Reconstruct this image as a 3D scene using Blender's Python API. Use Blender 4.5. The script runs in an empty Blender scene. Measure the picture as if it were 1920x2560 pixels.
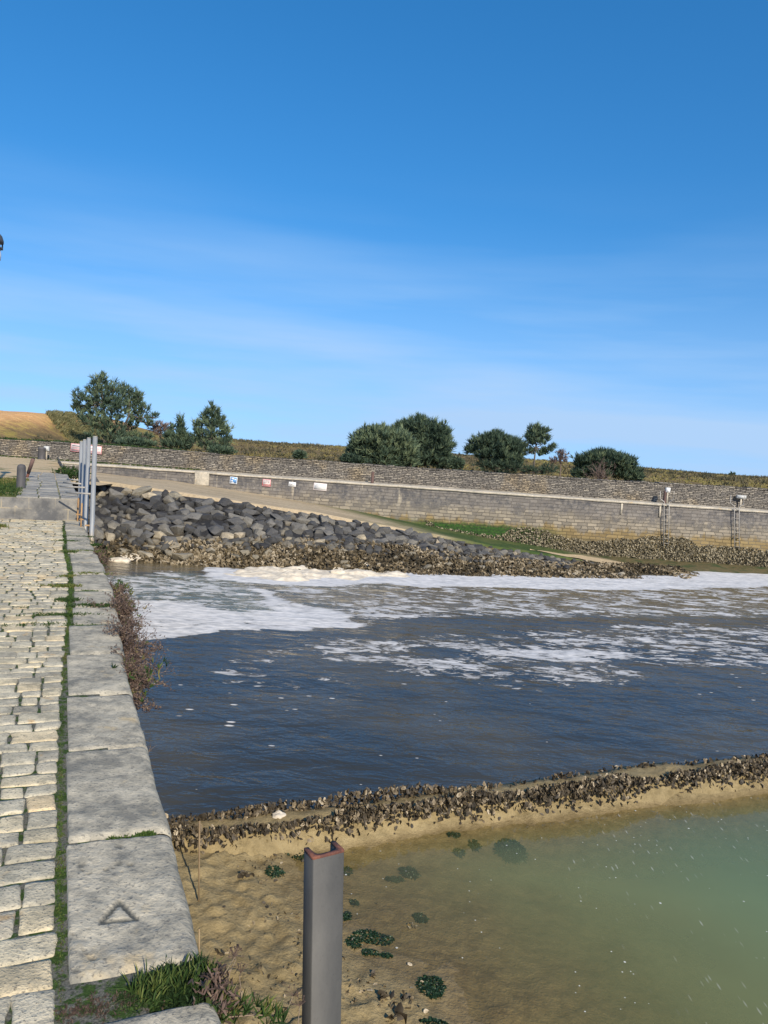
import bpy, bmesh, math, random
import numpy as np
from mathutils import Matrix, Vector
R_ = random.Random(7)
rng = np.random.default_rng(11)
scene = bpy.context.scene
COL = scene.collection

# ------------------------------------------------------------------ camera
FPX, PITCH, ROLL, EYE = 1925.0, math.radians(4.57), math.radians(4.0), 1.6
_c, _s, _cp, _sp = math.cos(ROLL), math.sin(ROLL), math.cos(PITCH), math.sin(PITCH)
FW = np.array((0, _cp, -_sp)); _r0 = np.array((1.0, 0, 0)); _d0 = np.array((0, -_sp, -_cp))
RT = _c * _r0 - _s * _d0
DN = _s * _r0 + _c * _d0
cd = bpy.data.cameras.new('camera'); cam = bpy.data.objects.new('camera', cd); COL.objects.link(cam)
cd.sensor_fit = 'VERTICAL'; cd.sensor_height = 24.0; cd.lens = 24.0 * FPX / 2560.0
cd.clip_start = 0.05; cd.clip_end = 6000
m = Matrix.Identity(4)
for i in range(3):
    m[i][0] = RT[i]; m[i][1] = -DN[i]; m[i][2] = -FW[i]
m[2][3] = EYE
cam.matrix_world = m
scene.camera = cam

def ray(px, py):
    return FW + (px - 960) / FPX * RT + (py - 1280) / FPX * DN
def G(px, py, z):
    d = ray(px, py); t = (z - EYE) / d[2]
    return np.array((d[0] * t, d[1] * t, z))
def AT(px, py, y):
    d = ray(px, py); t = y / d[1]
    return np.array((d[0] * t, y, EYE + d[2] * t))
def project(P):
    P = np.asarray(P, float).reshape(-1, 3) - np.array((0, 0, EYE))
    w = P @ FW
    return 960 + FPX * (P @ RT) / w, 1280 + FPX * (P @ DN) / w

# ------------------------------------------------------------------ light
SUN_AZ, SUN_EL = math.radians(156), math.radians(33)
w = bpy.data.worlds.new("World"); scene.world = w; w.use_nodes = True
wn = w.node_tree; wn.nodes.clear()
sky = wn.nodes.new('ShaderNodeTexSky'); sky.sky_type = 'NISHITA'; sky.sun_disc = False
sky.sun_elevation = SUN_EL; sky.sun_rotation = SUN_AZ
sky.air_density = 1.0; sky.dust_density = 0.6; sky.ozone_density = 3.0; sky.altitude = 0
bg = wn.nodes.new('ShaderNodeBackground'); bg.inputs['Strength'].default_value = 0.134
wo = wn.nodes.new('ShaderNodeOutputWorld')
tcw = wn.nodes.new('ShaderNodeTexCoord')
mpw = wn.nodes.new('ShaderNodeMapping'); mpw.inputs['Scale'].default_value = (0.9, 0.9, 9.0); mpw.inputs['Rotation'].default_value = (0.05, 0.10, 0.4)
nzw = wn.nodes.new('ShaderNodeTexNoise'); nzw.inputs['Scale'].default_value = 1.6; nzw.inputs['Detail'].default_value = 5; nzw.inputs['Roughness'].default_value = 0.5
rpw = wn.nodes.new('ShaderNodeValToRGB'); rpw.color_ramp.elements[0].position = 0.46; rpw.color_ramp.elements[0].color = (0, 0, 0, 1)
rpw.color_ramp.elements[1].position = 0.85; rpw.color_ramp.elements[1].color = (0.75, 0.75, 0.75, 1)
mxw = wn.nodes.new('ShaderNodeMix'); mxw.data_type = 'RGBA'
mxw.inputs['B'].default_value = (2.25, 3.35, 4.9, 1)
hsw = wn.nodes.new('ShaderNodeHueSaturation'); hsw.inputs['Saturation'].default_value = 1.34; hsw.inputs['Hue'].default_value = 0.4985
wn.links.new(tcw.outputs['Generated'], mpw.inputs['Vector']); wn.links.new(mpw.outputs[0], nzw.inputs['Vector'])
sxw = wn.nodes.new('ShaderNodeSeparateXYZ'); cxw = wn.nodes.new('ShaderNodeCombineXYZ'); mzw = wn.nodes.new('ShaderNodeMath'); mzw.operation = 'MULTIPLY_ADD'
mzw.inputs[1].default_value = 0.95; mzw.inputs[2].default_value = 0.17
wn.links.new(tcw.outputs['Generated'], sxw.inputs[0]); wn.links.new(sxw.outputs[2], mzw.inputs[0]); wn.links.new(sxw.outputs[0], cxw.inputs[0]); wn.links.new(sxw.outputs[1], cxw.inputs[1]); wn.links.new(mzw.outputs[0], cxw.inputs[2])
nmw = wn.nodes.new('ShaderNodeVectorMath'); nmw.operation = 'NORMALIZE'; wn.links.new(cxw.outputs[0], nmw.inputs[0]); wn.links.new(nmw.outputs[0], sky.inputs[0])
hzm = wn.nodes.new('ShaderNodeMapRange'); hzm.interpolation_type = 'SMOOTHSTEP'; hzm.inputs['From Min'].default_value = 0.02; hzm.inputs['From Max'].default_value = 0.34; hzm.inputs['To Min'].default_value = 1.6; hzm.inputs['To Max'].default_value = 0.0
wn.links.new(sxw.outputs[2], hzm.inputs['Value']); wmm = wn.nodes.new('ShaderNodeMath'); wmm.operation = 'MULTIPLY'
wn.links.new(nzw.outputs['Fac'], rpw.inputs[0]); hz2 = wn.nodes.new('ShaderNodeMapRange'); hz2.interpolation_type = 'SMOOTHSTEP'; hz2.inputs['From Min'].default_value = 0.0; hz2.inputs['From Max'].default_value = 0.30; hz2.inputs['To Min'].default_value = 0.5; hz2.inputs['To Max'].default_value = 0.0
wad = wn.nodes.new('ShaderNodeMath'); wad.operation = 'ADD'; wad.use_clamp = True; wn.links.new(sxw.outputs[2], hz2.inputs['Value']); wn.links.new(wmm.outputs[0], wad.inputs[0]); wn.links.new(hz2.outputs[0], wad.inputs[1])
wn.links.new(rpw.outputs[0], wmm.inputs[0]); wn.links.new(hzm.outputs[0], wmm.inputs[1]); wn.links.new(wad.outputs[0], mxw.inputs['Factor'])
wn.links.new(sky.outputs[0], hsw.inputs['Color']); wn.links.new(hsw.outputs[0], mxw.inputs['A'])
wn.links.new(mxw.outputs['Result'], bg.inputs['Color']); wn.links.new(bg.outputs[0], wo.inputs[0])
sd = bpy.data.lights.new('sun', 'SUN'); sd.energy = 3.9; sd.angle = math.radians(0.5); sd.color = (1.0, 0.90, 0.75)
so = bpy.data.objects.new('sun', sd); COL.objects.link(so)
sdir = Vector((math.sin(SUN_AZ) * math.cos(SUN_EL), math.cos(SUN_AZ) * math.cos(SUN_EL), math.sin(SUN_EL)))
so.rotation_euler = sdir.to_track_quat('Z', 'Y').to_euler(); so.location = (10, -20, 30)
vs = scene.view_settings
vs.view_transform = 'Standard'; vs.look = 'None'; vs.exposure = 0.55; vs.gamma = 1.0; vs.use_curve_mapping = False

# ------------------------------------------------------------------ noise
def _h(ix, iy, iz):
    n = (ix * 374761393 + iy * 668265263 + iz * 1274126177) & 0xFFFFFFFF
    n = ((n ^ (n >> 13)) * 1274126177) & 0xFFFFFFFF
    return ((n ^ (n >> 16)) & 0xFFFF) / 65535.0
def vnoise(x, y, z=0.0):
    x, y, z = np.broadcast_arrays(np.asarray(x, float), np.asarray(y, float), np.asarray(z, float))
    ix, iy, iz = np.floor(x).astype(np.int64), np.floor(y).astype(np.int64), np.floor(z).astype(np.int64)
    fx, fy, fz = x - ix, y - iy, z - iz
    fx, fy, fz = [f * f * (3 - 2 * f) for f in (fx, fy, fz)]
    r = 0
    for a in (0, 1):
        for b in (0, 1):
            for c in (0, 1):
                r = r + _h(ix + a, iy + b, iz + c) * (fx if a else 1 - fx) * (fy if b else 1 - fy) * (fz if c else 1 - fz)
    return r * 2 - 1
def fbm(x, y, z=0.0, o=4):
    r, a = 0, 1.0
    for i in range(o):
        k = 2.03 ** i
        r = r + a * vnoise(np.asarray(x) * k + 13.7 * i, np.asarray(y) * k + 5.1 * i, np.asarray(z) * k + 3.3 * i); a *= 0.5
    return r
def sstep(a, b, x):
    t = np.clip((x - a) / (b - a), 0, 1); return t * t * (3 - 2 * t)
def poly_sd(P, poly):
    """signed distance to a polygon (positive inside)."""
    P = np.asarray(P)[:, :2]; poly = np.asarray(poly)[:, :2]; n = len(poly)
    d = np.full(len(P), 1e9); inside = np.zeros(len(P), bool)
    for i in range(n):
        a, b = poly[i], poly[(i + 1) % n]
        ab = b - a; t = np.clip(((P - a) @ ab) / max(ab @ ab, 1e-9), 0, 1)
        d = np.minimum(d, np.hypot(*(P - a - t[:, None] * ab).T))
        cond = (a[1] > P[:, 1]) != (b[1] > P[:, 1])
        xi = a[0] + (P[:, 1] - a[1]) / (b[1] - a[1] + 1e-12) * (b[0] - a[0])
        inside ^= cond & (P[:, 0] < xi)
    return np.where(inside, d, -d)

# ------------------------------------------------------------------ objects
def tag(o, label=None, cat=None, group=None, kind=None):
    if label: o['label'] = label
    if cat: o['category'] = cat
    if group: o['group'] = group
    if kind: o['kind'] = kind
    return o
def root(name, loc, label, cat, group=None):
    o = bpy.data.objects.new(name, None); COL.objects.link(o); o.location = tuple(float(v) for v in loc)
    o.empty_display_size = 0.2
    return tag(o, label, cat, group)
def wloc(o):
    l = np.zeros(3)
    while o is not None:
        l = l + np.array(o.location); o = o.parent
    return l
def build(name, verts, faces, mat, parent=None, smooth=False, attrs=None, loc=None):
    """faces: list of index arrays (M,k). verts in world space; stored relative to the parent (or loc)."""
    verts = np.asarray(verts, np.float64).reshape(-1, 3)
    off = wloc(parent) if parent is not None else (np.asarray(loc, float) if loc is not None else np.zeros(3))
    v = (verts - off).astype(np.float32)
    if isinstance(faces, np.ndarray): faces = [faces]
    faces = [np.asarray(f, np.int32) for f in faces if len(f)]
    me = bpy.data.meshes.new(name)
    me.vertices.add(len(v)); me.vertices.foreach_set('co', v.ravel())
    loops = np.concatenate([f.ravel() for f in faces]); me.loops.add(len(loops)); me.loops.foreach_set('vertex_index', loops)
    tot = np.concatenate([np.full(len(f), f.shape[1], np.int32) for f in faces])
    st = np.concatenate([[0], np.cumsum(tot)[:-1]]).astype(np.int32)
    me.polygons.add(len(tot)); me.polygons.foreach_set('loop_start', st)
    if smooth: me.polygons.foreach_set('use_smooth', np.ones(len(tot), bool))
    me.update(calc_edges=True); me.validate()
    if attrs:
        for k, a in attrs.items():
            at = me.attributes.new(k, 'FLOAT', 'POINT'); at.data.foreach_set('value', np.asarray(a, np.float32))
    if isinstance(mat, (list, tuple)):
        for mm in mat: me.materials.append(mm)
    else: me.materials.append(mat)
    o = bpy.data.objects.new(name, me); COL.objects.link(o)
    if parent is not None: o.parent = parent
    elif loc is not None: o.location = tuple(float(x) for x in loc)
    return o

class MB:
    def __init__(s): s.v = []; s.f = {}; s.n = 0; s.a = []
    def add(s, verts, faces, a=0.0):
        verts = np.asarray(verts, float).reshape(-1, 3)
        if isinstance(faces, np.ndarray) and faces.ndim == 2: faces = [faces]
        for f in faces:
            f = np.asarray(f)
            if f.ndim == 1: f = f[None]
            s.f.setdefault(f.shape[1], []).append(f + s.n)
        s.v.append(verts); s.n += len(verts); s.a.append(np.broadcast_to(np.asarray(a, float), (len(verts),)))
        return s
    def box(s, p0, p1, M=None, bev=0.0, a=0.0):
        p0, p1 = np.minimum(p0, p1).astype(float), np.maximum(p0, p1).astype(float)
        if bev > 0:
            b = min(bev, 0.45 * float((p1 - p0).min()))
            bm = bmesh.new(); bmesh.ops.create_cube(bm, size=1)
            for q in bm.verts: q.co = Vector([(p0[i] + p1[i]) / 2 + q.co[i] * (p1[i] - p0[i]) for i in range(3)])
            bmesh.ops.bevel(bm, geom=bm.edges[:], offset=b, segments=2, affect='EDGES', profile=0.5)
            return s.bm(bm, M, a)
        c = np.array([(x, y, z) for x in (p0[0], p1[0]) for y in (p0[1], p1[1]) for z in (p0[2], p1[2])])
        f = np.array([(0, 1, 3, 2), (4, 6, 7, 5), (0, 4, 5, 1), (2, 3, 7, 6), (0, 2, 6, 4), (1, 5, 7, 3)])
        if M is not None: c = xf(c, M)
        return s.add(c, f, a)
    def bm(s, bm, M=None, a=0.0):
        bm.verts.index_update()
        v = np.array([q.co[:] for q in bm.verts]); fs = [np.array([q.index for q in f.verts]) for f in bm.faces]
        if M is not None: v = xf(v, M)
        bm.free(); return s.add(v, fs, a)
    def tube(s, pts, rad, n=8, cap=True, a=0.0):
        pts = np.asarray(pts, float); K = len(pts); rad = np.broadcast_to(np.asarray(rad, float), (K,))
        V = []
        for i in range(K):
            t = pts[min(i + 1, K - 1)] - pts[max(i - 1, 0)]; t = t / (np.linalg.norm(t) + 1e-9)
            u = np.cross(t, (0.3, 0.2, 1.0)) if abs(t[2]) < 0.95 else np.cross(t, (1.0, 0.1, 0)); u /= np.linalg.norm(u); v = np.cross(t, u)
            an = np.arange(n) * 2 * math.pi / n
            V.append(pts[i] + rad[i] * (np.cos(an)[:, None] * u + np.sin(an)[:, None] * v))
        V = np.concatenate(V)
        F = np.array([(i * n + j, i * n + (j + 1) % n, (i + 1) * n + (j + 1) % n, (i + 1) * n + j) for i in range(K - 1) for j in range(n)])
        fs = [F]
        if cap: fs += [np.arange(n)[::-1], np.arange(n) + (K - 1) * n]
        return s.add(V, fs, a)
    def lathe(s, c, prof, n=24, a=0.0):
        """prof: list of (r,z)."""
        c = np.asarray(c, float); an = np.arange(n) * 2 * math.pi / n
        V = np.concatenate([np.stack([c[0] + r * np.cos(an), c[1] + r * np.sin(an), np.full(n, c[2] + z)], 1) for r, z in prof])
        K = len(prof)
        F = np.array([(i * n + j, i * n + (j + 1) % n, (i + 1) * n + (j + 1) % n, (i + 1) * n + j) for i in range(K - 1) for j in range(n)])
        return s.add(V, [F, np.arange(n)[::-1], np.arange(n) + (K - 1) * n], a)
    def build(s, name, mat, parent=None, smooth=False, loc=None):
        return build(name, np.concatenate(s.v), [np.concatenate(f) for f in s.f.values()], mat, parent, smooth, {'var': np.concatenate(s.a)}, loc)
def xf(v, M):
    M = np.asarray(M, float); return v @ M[:3, :3].T + M[:3, 3]
def frame(o, x, y, z):
    M = np.eye(4); M[:3, 0] = x; M[:3, 1] = y; M[:3, 2] = z; M[:3, 3] = o; return M
def grid_faces(nu, nv):
    i, j = np.meshgrid(np.arange(nu - 1), np.arange(nv - 1), indexing='ij'); i = i.ravel(); j = j.ravel()
    return np.stack([i * nv + j, (i + 1) * nv + j, (i + 1) * nv + j + 1, i * nv + j + 1], 1)
def unit(v): v = np.asarray(v, float); return v / (np.linalg.norm(v, axis=-1, keepdims=True) + 1e-9)

# ------------------------------------------------------------------ materials
class Mat:
    def __init__(s, name, rough=0.85, spec=0.3, **kw):
        s.m = bpy.data.materials.new(name); s.m.use_nodes = True; s.t = s.m.node_tree; s.t.nodes.clear()
        s.out = s.n('ShaderNodeOutputMaterial'); s.b = s.n('ShaderNodeBsdfPrincipled')
        s.l(s.b.outputs[0], s.out.inputs[0]); s.b.inputs['Roughness'].default_value = rough; s.b.inputs['Specular IOR Level'].default_value = spec
        s._p = None
    def n(s, t): return s.t.nodes.new(t)
    def l(s, a, b): s.t.links.new(a, b)
    def set(s, inp, v):
        if hasattr(v, 'default_value') or isinstance(v, bpy.types.NodeSocket): s.l(v, inp)
        elif isinstance(v, (tuple, list)) and inp.type == 'RGBA': inp.default_value = (*v[:3], 1)
        else: inp.default_value = v
    def pos(s):
        if s._p is None: s._p = s.n('ShaderNodeNewGeometry').outputs['Position']
        return s._p
    def obj(s): return s.n('ShaderNodeTexCoord').outputs['Object']
    def rand(s): return s.n('ShaderNodeObjectInfo').outputs['Random']
    def sep(s, v=None):
        x = s.n('ShaderNodeSeparateXYZ'); s.l(v if v is not None else s.pos(), x.inputs[0]); return x.outputs
    def comb(s, x, y, z=0.0):
        c = s.n('ShaderNodeCombineXYZ')
        for i, v in enumerate((x, y, z)): s.set(c.inputs[i], v)
        return c.outputs[0]
    def mapv(s, v, scale=(1, 1, 1), rot=(0, 0, 0), loc=(0, 0, 0)):
        q = s.n('ShaderNodeMapping'); s.l(v, q.inputs[0]); q.inputs['Scale'].default_value = scale; q.inputs['Rotation'].default_value = rot; q.inputs['Location'].default_value = loc
        return q.outputs[0]
    def noise(s, scale, detail=4, rough=0.55, v=None, dist=0.0):
        q = s.n('ShaderNodeTexNoise'); s.l(v if v is not None else s.pos(), q.inputs['Vector'])
        q.inputs['Scale'].default_value = scale; q.inputs['Detail'].default_value = detail; q.inputs['Roughness'].default_value = rough; q.inputs['Distortion'].default_value = dist
        return q.outputs['Fac']
    def vor(s, scale, v=None, feature='F1', out='Distance', rnd=1.0):
        q = s.n('ShaderNodeTexVoronoi'); q.feature = feature; s.l(v if v is not None else s.pos(), q.inputs['Vector']); q.inputs['Scale'].default_value = scale
        q.inputs['Randomness'].default_value = rnd
        return q.outputs[out]
    def attr(s, name): q = s.n('ShaderNodeAttribute'); q.attribute_name = name; return q.outputs['Fac']
    def ramp(s, f, *st):
        q = s.n('ShaderNodeValToRGB'); e = q.color_ramp.elements
        while len(e) < len(st): e.new(0.5)
        for i, (p, c) in enumerate(st):
            e[i].position = p; e[i].color = (*c[:3], 1) if isinstance(c, (tuple, list)) else (c, c, c, 1)
        s.l(f, q.inputs[0]); return q.outputs[0]
    def mix(s, f, a, b, mode='MIX'):
        q = s.n('ShaderNodeMix'); q.data_type = 'RGBA'; q.blend_type = mode
        s.set(q.inputs['Factor'], f); s.set(q.inputs['A'], a); s.set(q.inputs['B'], b); return q.outputs['Result']
    def mth(s, op, a, b=0.0, clamp=False):
        q = s.n('ShaderNodeMath'); q.operation = op; q.use_clamp = clamp; s.set(q.inputs[0], a); s.set(q.inputs[1], b); return q.outputs[0]
    def sm(s, f, a, b):
        q = s.n('ShaderNodeMapRange'); q.interpolation_type = 'SMOOTHSTEP'; s.set(q.inputs['Value'], f); s.set(q.inputs['From Min'], a); s.set(q.inputs['From Max'], b); return q.outputs['Result']
    def brick(s, v, w_, h, mortar=0.02, off=0.5, c1=(0.2, 0.2, 0.2), c2=(0.8, 0.8, 0.8), cm=(0, 0, 0), squash=1.0):
        q = s.n('ShaderNodeTexBrick'); s.l(v, q.inputs['Vector']); q.inputs['Scale'].default_value = 1
        q.inputs['Brick Width'].default_value = w_; q.inputs['Row Height'].default_value = h; q.inputs['Mortar Size'].default_value = mortar
        q.inputs['Mortar Smooth'].default_value = 0.3; q.inputs['Bias'].default_value = 0.0
        s.set(q.inputs['Color1'], c1); s.set(q.inputs['Color2'], c2); s.set(q.inputs['Mortar'], cm); q.offset = off; q.squash = squash; q.squash_frequency = 3
        return q.outputs['Color'], q.outputs['Fac']
    def bump(s, h, strength=0.5, dist=0.02):
        q = s.n('ShaderNodeBump'); s.l(h, q.inputs['Height']); q.inputs['Strength'].default_value = strength; q.inputs['Distance'].default_value = dist
        s.l(q.outputs[0], s.b.inputs['Normal']); return q.outputs[0]
    def col(s, c): s.set(s.b.inputs['Base Color'], c); return s
    def rgh(s, c): s.set(s.b.inputs['Roughness'], c); return s

MT = {}
def stone(name, lo, hi, spot=(0.05, 0.055, 0.06), warm=(0.45, 0.34, 0.2), sc=1.0, spots=0.5, var=False, bump=0.6):
    q = Mat(name, 0.9, 0.2)
    n1 = q.noise(2.6 * sc, 6, 0.62); n2 = q.noise(14 * sc, 5, 0.65); n3 = q.noise(70 * sc, 3, 0.6); n4 = q.noise(5.5 * sc, 4, 0.6, v=q.mapv(q.pos(), loc=(7, 3, 1)))
    f = q.mth('ADD', q.mth('MULTIPLY', n1, 0.55), q.mth('MULTIPLY', n2, 0.45))
    c = q.ramp(f, (0.41, lo), (0.58, hi))
    c = q.mix(q.sm(n4, 0.6, 0.75), c, warm)
    c = q.mix(q.mth('MULTIPLY', q.sm(n3, 0.57, 0.68), spots), c, spot)
    c = q.mix(q.mth('MULTIPLY', q.sm(n2, 0.62, 0.72), spots * 0.7), c, tuple(0.4 * v for v in lo))
    if var:
        a = q.attr('var'); c = q.mix(1.0, c, q.ramp(a, (0.0, (0.80, 0.79, 0.78)), (0.5, (1, 0.99, 0.96)), (0.85, (1.12, 1.05, 0.92)), (1.0, (1.15, 1.0, 0.8))), 'MULTIPLY')
    if name == 'coping_stone':
        dk = q.attr('dark'); c = q.mix(dk, c, (0.055, 0.062, 0.06))
    q.col(c); q.bump(q.mth('ADD', n3, q.mth('MULTIPLY', n2, 1.6)), bump, 0.006)
    MT[name] = q.m; return q.m
stone('coping_stone', (0.20, 0.188, 0.152), (0.47, 0.42, 0.315), warm=(0.45, 0.36, 0.22), spots=.55, bump=.9)
stone('cobble_stone', (0.32, 0.295, 0.225), (0.58, 0.52, 0.385), warm=(0.52, 0.37, 0.2), var=True, sc=1.4, bump=1.0, spots=.7)
stone('pale_stone', (0.33, 0.30, 0.24), (0.52, 0.46, 0.36), sc=0.6)
stone('slab_stone', (0.2, 0.19, 0.165), (0.36, 0.335, 0.28), sc=0.8)

q = Mat('joint_grit', 0.95, 0.1)   # gravelly bed between the setts
n = q.noise(90, 4, 0.75); n2 = q.noise(14.0, 4, 0.65)
q.col(q.mix(q.sm(n2, 0.48, 0.56), q.ramp(n, (0.35, (0.055, 0.058, 0.045)), (0.6, (0.16, 0.155, 0.13))), q.ramp(n, (0.3, (0.02, 0.04, 0.012)), (0.7, (0.06, 0.10, 0.025)))))
q.bump(n, 0.8, 0.01); MT['joint_grit'] = q.m

def leafy(name, stops, rough=0.7, trans=0.25):
    q = Mat(name, rough, 0.25); c = q.ramp(q.attr('var'), *stops); q.col(c)
    if trans > 0:
        t = q.n('ShaderNodeBsdfTranslucent'); q.l(c, t.inputs[0]); ms = q.n('ShaderNodeMixShader'); ms.inputs[0].default_value = trans
        q.l(q.b.outputs[0], ms.inputs[1]); q.l(t.outputs[0], ms.inputs[2]); q.l(ms.outputs[0], q.out.inputs[0])
    MT[name] = q.m; return q.m
leafy('moss', ((0.0, (0.025, 0.048, 0.014)), (0.5, (0.052, 0.10, 0.02)), (0.8, (0.10, 0.14, 0.028)), (1.0, (0.10, 0.06, 0.04))))
leafy('grass', ((0.0, (0.018, 0.04, 0.012)), (0.5, (0.042, 0.082, 0.018)), (0.85, (0.13, 0.15, 0.035)), (1.0, (0.22, 0.17, 0.07))))
leafy('pine_needles', ((0.0, (0.03, 0.054, 0.04)), (0.5, (0.09, 0.135, 0.084)), (1.0, (0.22, 0.265, 0.14))))
leafy('dry_twigs', ((0.0, (0.06, 0.042, 0.034)), (0.6, (0.15, 0.10, 0.078)), (1.0, (0.26, 0.20, 0.135))), trans=0.1)
leafy('pink_twigs', ((0.0, (0.10, 0.07, 0.06)), (1.0, (0.24, 0.18, 0.15))), trans=0.1)
leafy('heath', ((0.0, (0.05, 0.055, 0.03)), (0.35, (0.12, 0.10, 0.062)), (0.7, (0.21, 0.175, 0.07)), (1.0, (0.27, 0.235, 0.075))), trans=0.15)
leafy('marram', ((0.0, (0.10, 0.11, 0.05)), (1.0, (0.30, 0.27, 0.13))))
leafy('seaweed', ((0.0, (0.008, 0.022, 0.012)), (1.0, (0.03, 0.065, 0.03))), rough=0.4, trans=0.1)
leafy('bark', ((0.0, (0.07, 0.06, 0.052)), (1.0, (0.14, 0.12, 0.10))), rough=0.9, trans=0.0)
leafy('shell', ((0.0, (0.024, 0.020, 0.015)), (0.45, (0.066, 0.053, 0.036)), (0.75, (0.20, 0.155, 0.095)), (1.0, (0.46, 0.39, 0.28))), rough=0.6, trans=0.0)
leafy('wall_crust', ((0.0, (0.05, 0.045, 0.03)), (0.5, (0.13, 0.11, 0.07)), (1.0, (0.36, 0.31, 0.21))), rough=.8, trans=0)
leafy('crust', ((0.0, (0.03, 0.027, 0.02)), (0.5, (0.105, 0.08, 0.045)), (0.8, (0.21, 0.165, 0.10)), (1.0, (0.34, 0.29, 0.21))), rough=0.75, trans=0.0)

q = Mat('harbour_wall_stone', 0.9, 0.2)
x, y, z = q.sep()
wob = q.noise(0.5, 3)
zz = q.mth('ADD', z, q.mth('MULTIPLY', q.mth('SUBTRACT', wob, 0.5), 0.03))
bv = q.comb(q.mth('ADD', x, q.mth('MULTIPLY', q.noise(1.7, 3, v=q.mapv(q.pos(), loc=(4, 4, 4))), 0.5)), q.mth('ADD', zz, q.mth('MULTIPLY', q.noise(1.1, 3, v=q.mapv(q.pos(), loc=(1, 8, 3))), 0.10)))
bc, bf = q.brick(bv, 0.40, 0.155, 0.012, squash=0.7)
n1 = q.noise(0.9, 5, 0.62); n2 = q.noise(5, 5, 0.65); st_ = q.noise(1.0, 4, 0.6, v=q.comb(q.mth('MULTIPLY', x, 2.2), q.mth('MULTIPLY', z, 0.25), 0.0))
g = q.ramp(bc, (0.2, (0.155, 0.14, 0.124)), (0.8, (0.215, 0.195, 0.17)))
tan = q.ramp(bc, (0.2, (0.17, 0.15, 0.12)), (0.8, (0.32, 0.275, 0.205)))
och = q.ramp(bc, (0.2, (0.17, 0.125, 0.06)), (0.8, (0.27, 0.2, 0.095)))
zn = q.mth('ADD', z, q.mth('MULTIPLY', q.mth('SUBTRACT', st_, 0.5), 1.3))
c = q.mix(q.sm(zn, -0.55, -1.0), g, tan)
c = q.mix(q.sm(zn, -1.25, -1.55), c, och)
c = q.mix(q.mth('MULTIPLY', q.sm(q.mth('ADD', q.mth('MULTIPLY', n2, .5), q.mth('MULTIPLY', n1, .5)), 0.44, 0.6), q.sm(z, -1.5, -0.5)), c, (0.085, 0.083, 0.085))
c = q.mix(q.mth('MULTIPLY', q.sm(st_, 0.61, 0.70), q.sm(z, -1.5, -0.2)), c, (0.44, 0.38, 0.28))
c = q.mix(q.mth('MULTIPLY', q.sm(n2, 0.66, 0.74), 0.7), c, (0.42, 0.39, 0.33))
c = q.mix(q.sm(q.mth('ADD', z, q.mth('MULTIPLY', n1, 0.3)), -1.55, -1.95), c, (0.13, 0.105, 0.055))
alg = q.mth('MULTIPLY', q.mth('MULTIPLY', q.sm(x, 0.0, 2.5), q.sm(x, 9.0, 6.5)), q.sm(q.mth('ADD', z, q.mth('MULTIPLY', n2, 0.6)), -1.10, -1.38))
c = q.mix(alg, c, q.ramp(q.noise(9, 4), (0.3, (0.014, 0.042, 0.010)), (0.7, (0.045, 0.10, 0.02))))
c = q.mix(q.mth('MULTIPLY', q.mth('MULTIPLY', bf, 0.6), q.mth('MULTIPLY', q.sm(z, -0.15, -0.4), q.sm(n1, 0.47, 0.6))), c, (0.36, 0.33, 0.28))
c = q.mix(q.mth('MULTIPLY', bf, q.mth('ADD', 0.08, q.mth('MULTIPLY', q.sm(z, -0.7, -1.1), 0.4))), c, (0.05, 0.046, 0.04))
q.col(c); q.bump(q.mth('ADD', q.mth('MULTIPLY', bf, -1.0), q.mth('MULTIPLY', n2, 0.6)), 0.9, 0.03); MT['harbour_wall_stone'] = q.m

q = Mat('rubble_stone', 0.92, 0.15)
x, y, z = q.sep()
dv = q.noise(3.0, 3); dv2 = q.noise(4.0, 3, v=q.mapv(q.pos(), loc=(9, 4, 2)))
bv = q.comb(q.mth('ADD', x, q.mth('MULTIPLY', dv, 0.35)), q.mth('ADD', z, q.mth('MULTIPLY', dv2, 0.14)))
bc, bf = q.brick(bv, 0.27, 0.078, 0.014, squash=0.6)
n1 = q.noise(0.6, 5, 0.6); n2 = q.noise(7, 5, 0.7)
c = q.ramp(bc, (0.2, (0.14, 0.128, 0.112)), (0.55, (0.22, 0.198, 0.168)), (0.8, (0.32, 0.285, 0.23)))
c = q.mix(q.mth('MULTIPLY', q.sm(n2, 0.5, 0.66), 0.7), c, (0.075, 0.07, 0.068))
c = q.mix(q.sm(n1, 0.50, 0.68), c, q.mix(1.0, c, (1.25, 1.12, 0.9), 'MULTIPLY'))
c = q.mix(q.mth('MULTIPLY', q.sm(n2, 0.68, 0.76), 0.8), c, (0.42, 0.37, 0.29))
c = q.mix(q.mth('MULTIPLY', bf, 0.85), c, (0.035, 0.033, 0.03))
q.col(c); q.bump(q.mth('ADD', q.mth('MULTIPLY', bf, -1.0), q.mth('MULTIPLY', n2, 0.6)), 1.0, 0.05); MT['rubble_stone'] = q.m

q = Mat('quay_face_stone', 0.9, 0.2)
x, y, z = q.sep(); sq = q.mth('ADD', q.mth('MULTIPLY', x, -0.3939), q.mth('MULTIPLY', y, 0.9192))
bc, bf = q.brick(q.comb(sq, z), 0.8, 0.21, 0.02); n2 = q.noise(8, 5, 0.65)
c = q.ramp(bc, (0.2, (0.17, 0.16, 0.14)), (0.8, (0.32, 0.29, 0.235)))
c = q.mix(q.sm(n2, 0.52, 0.68), c, (0.09, 0.085, 0.08)); c = q.mix(q.sm(z, -1.8, -2.5), c, (0.12, 0.095, 0.055)); c = q.mix(bf, c, (0.04, 0.04, 0.035))
q.col(c); q.bump(q.mth('ADD', q.mth('MULTIPLY', bf, -1.0), n2), 0.8, 0.03); MT['quay_face_stone'] = q.m

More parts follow.
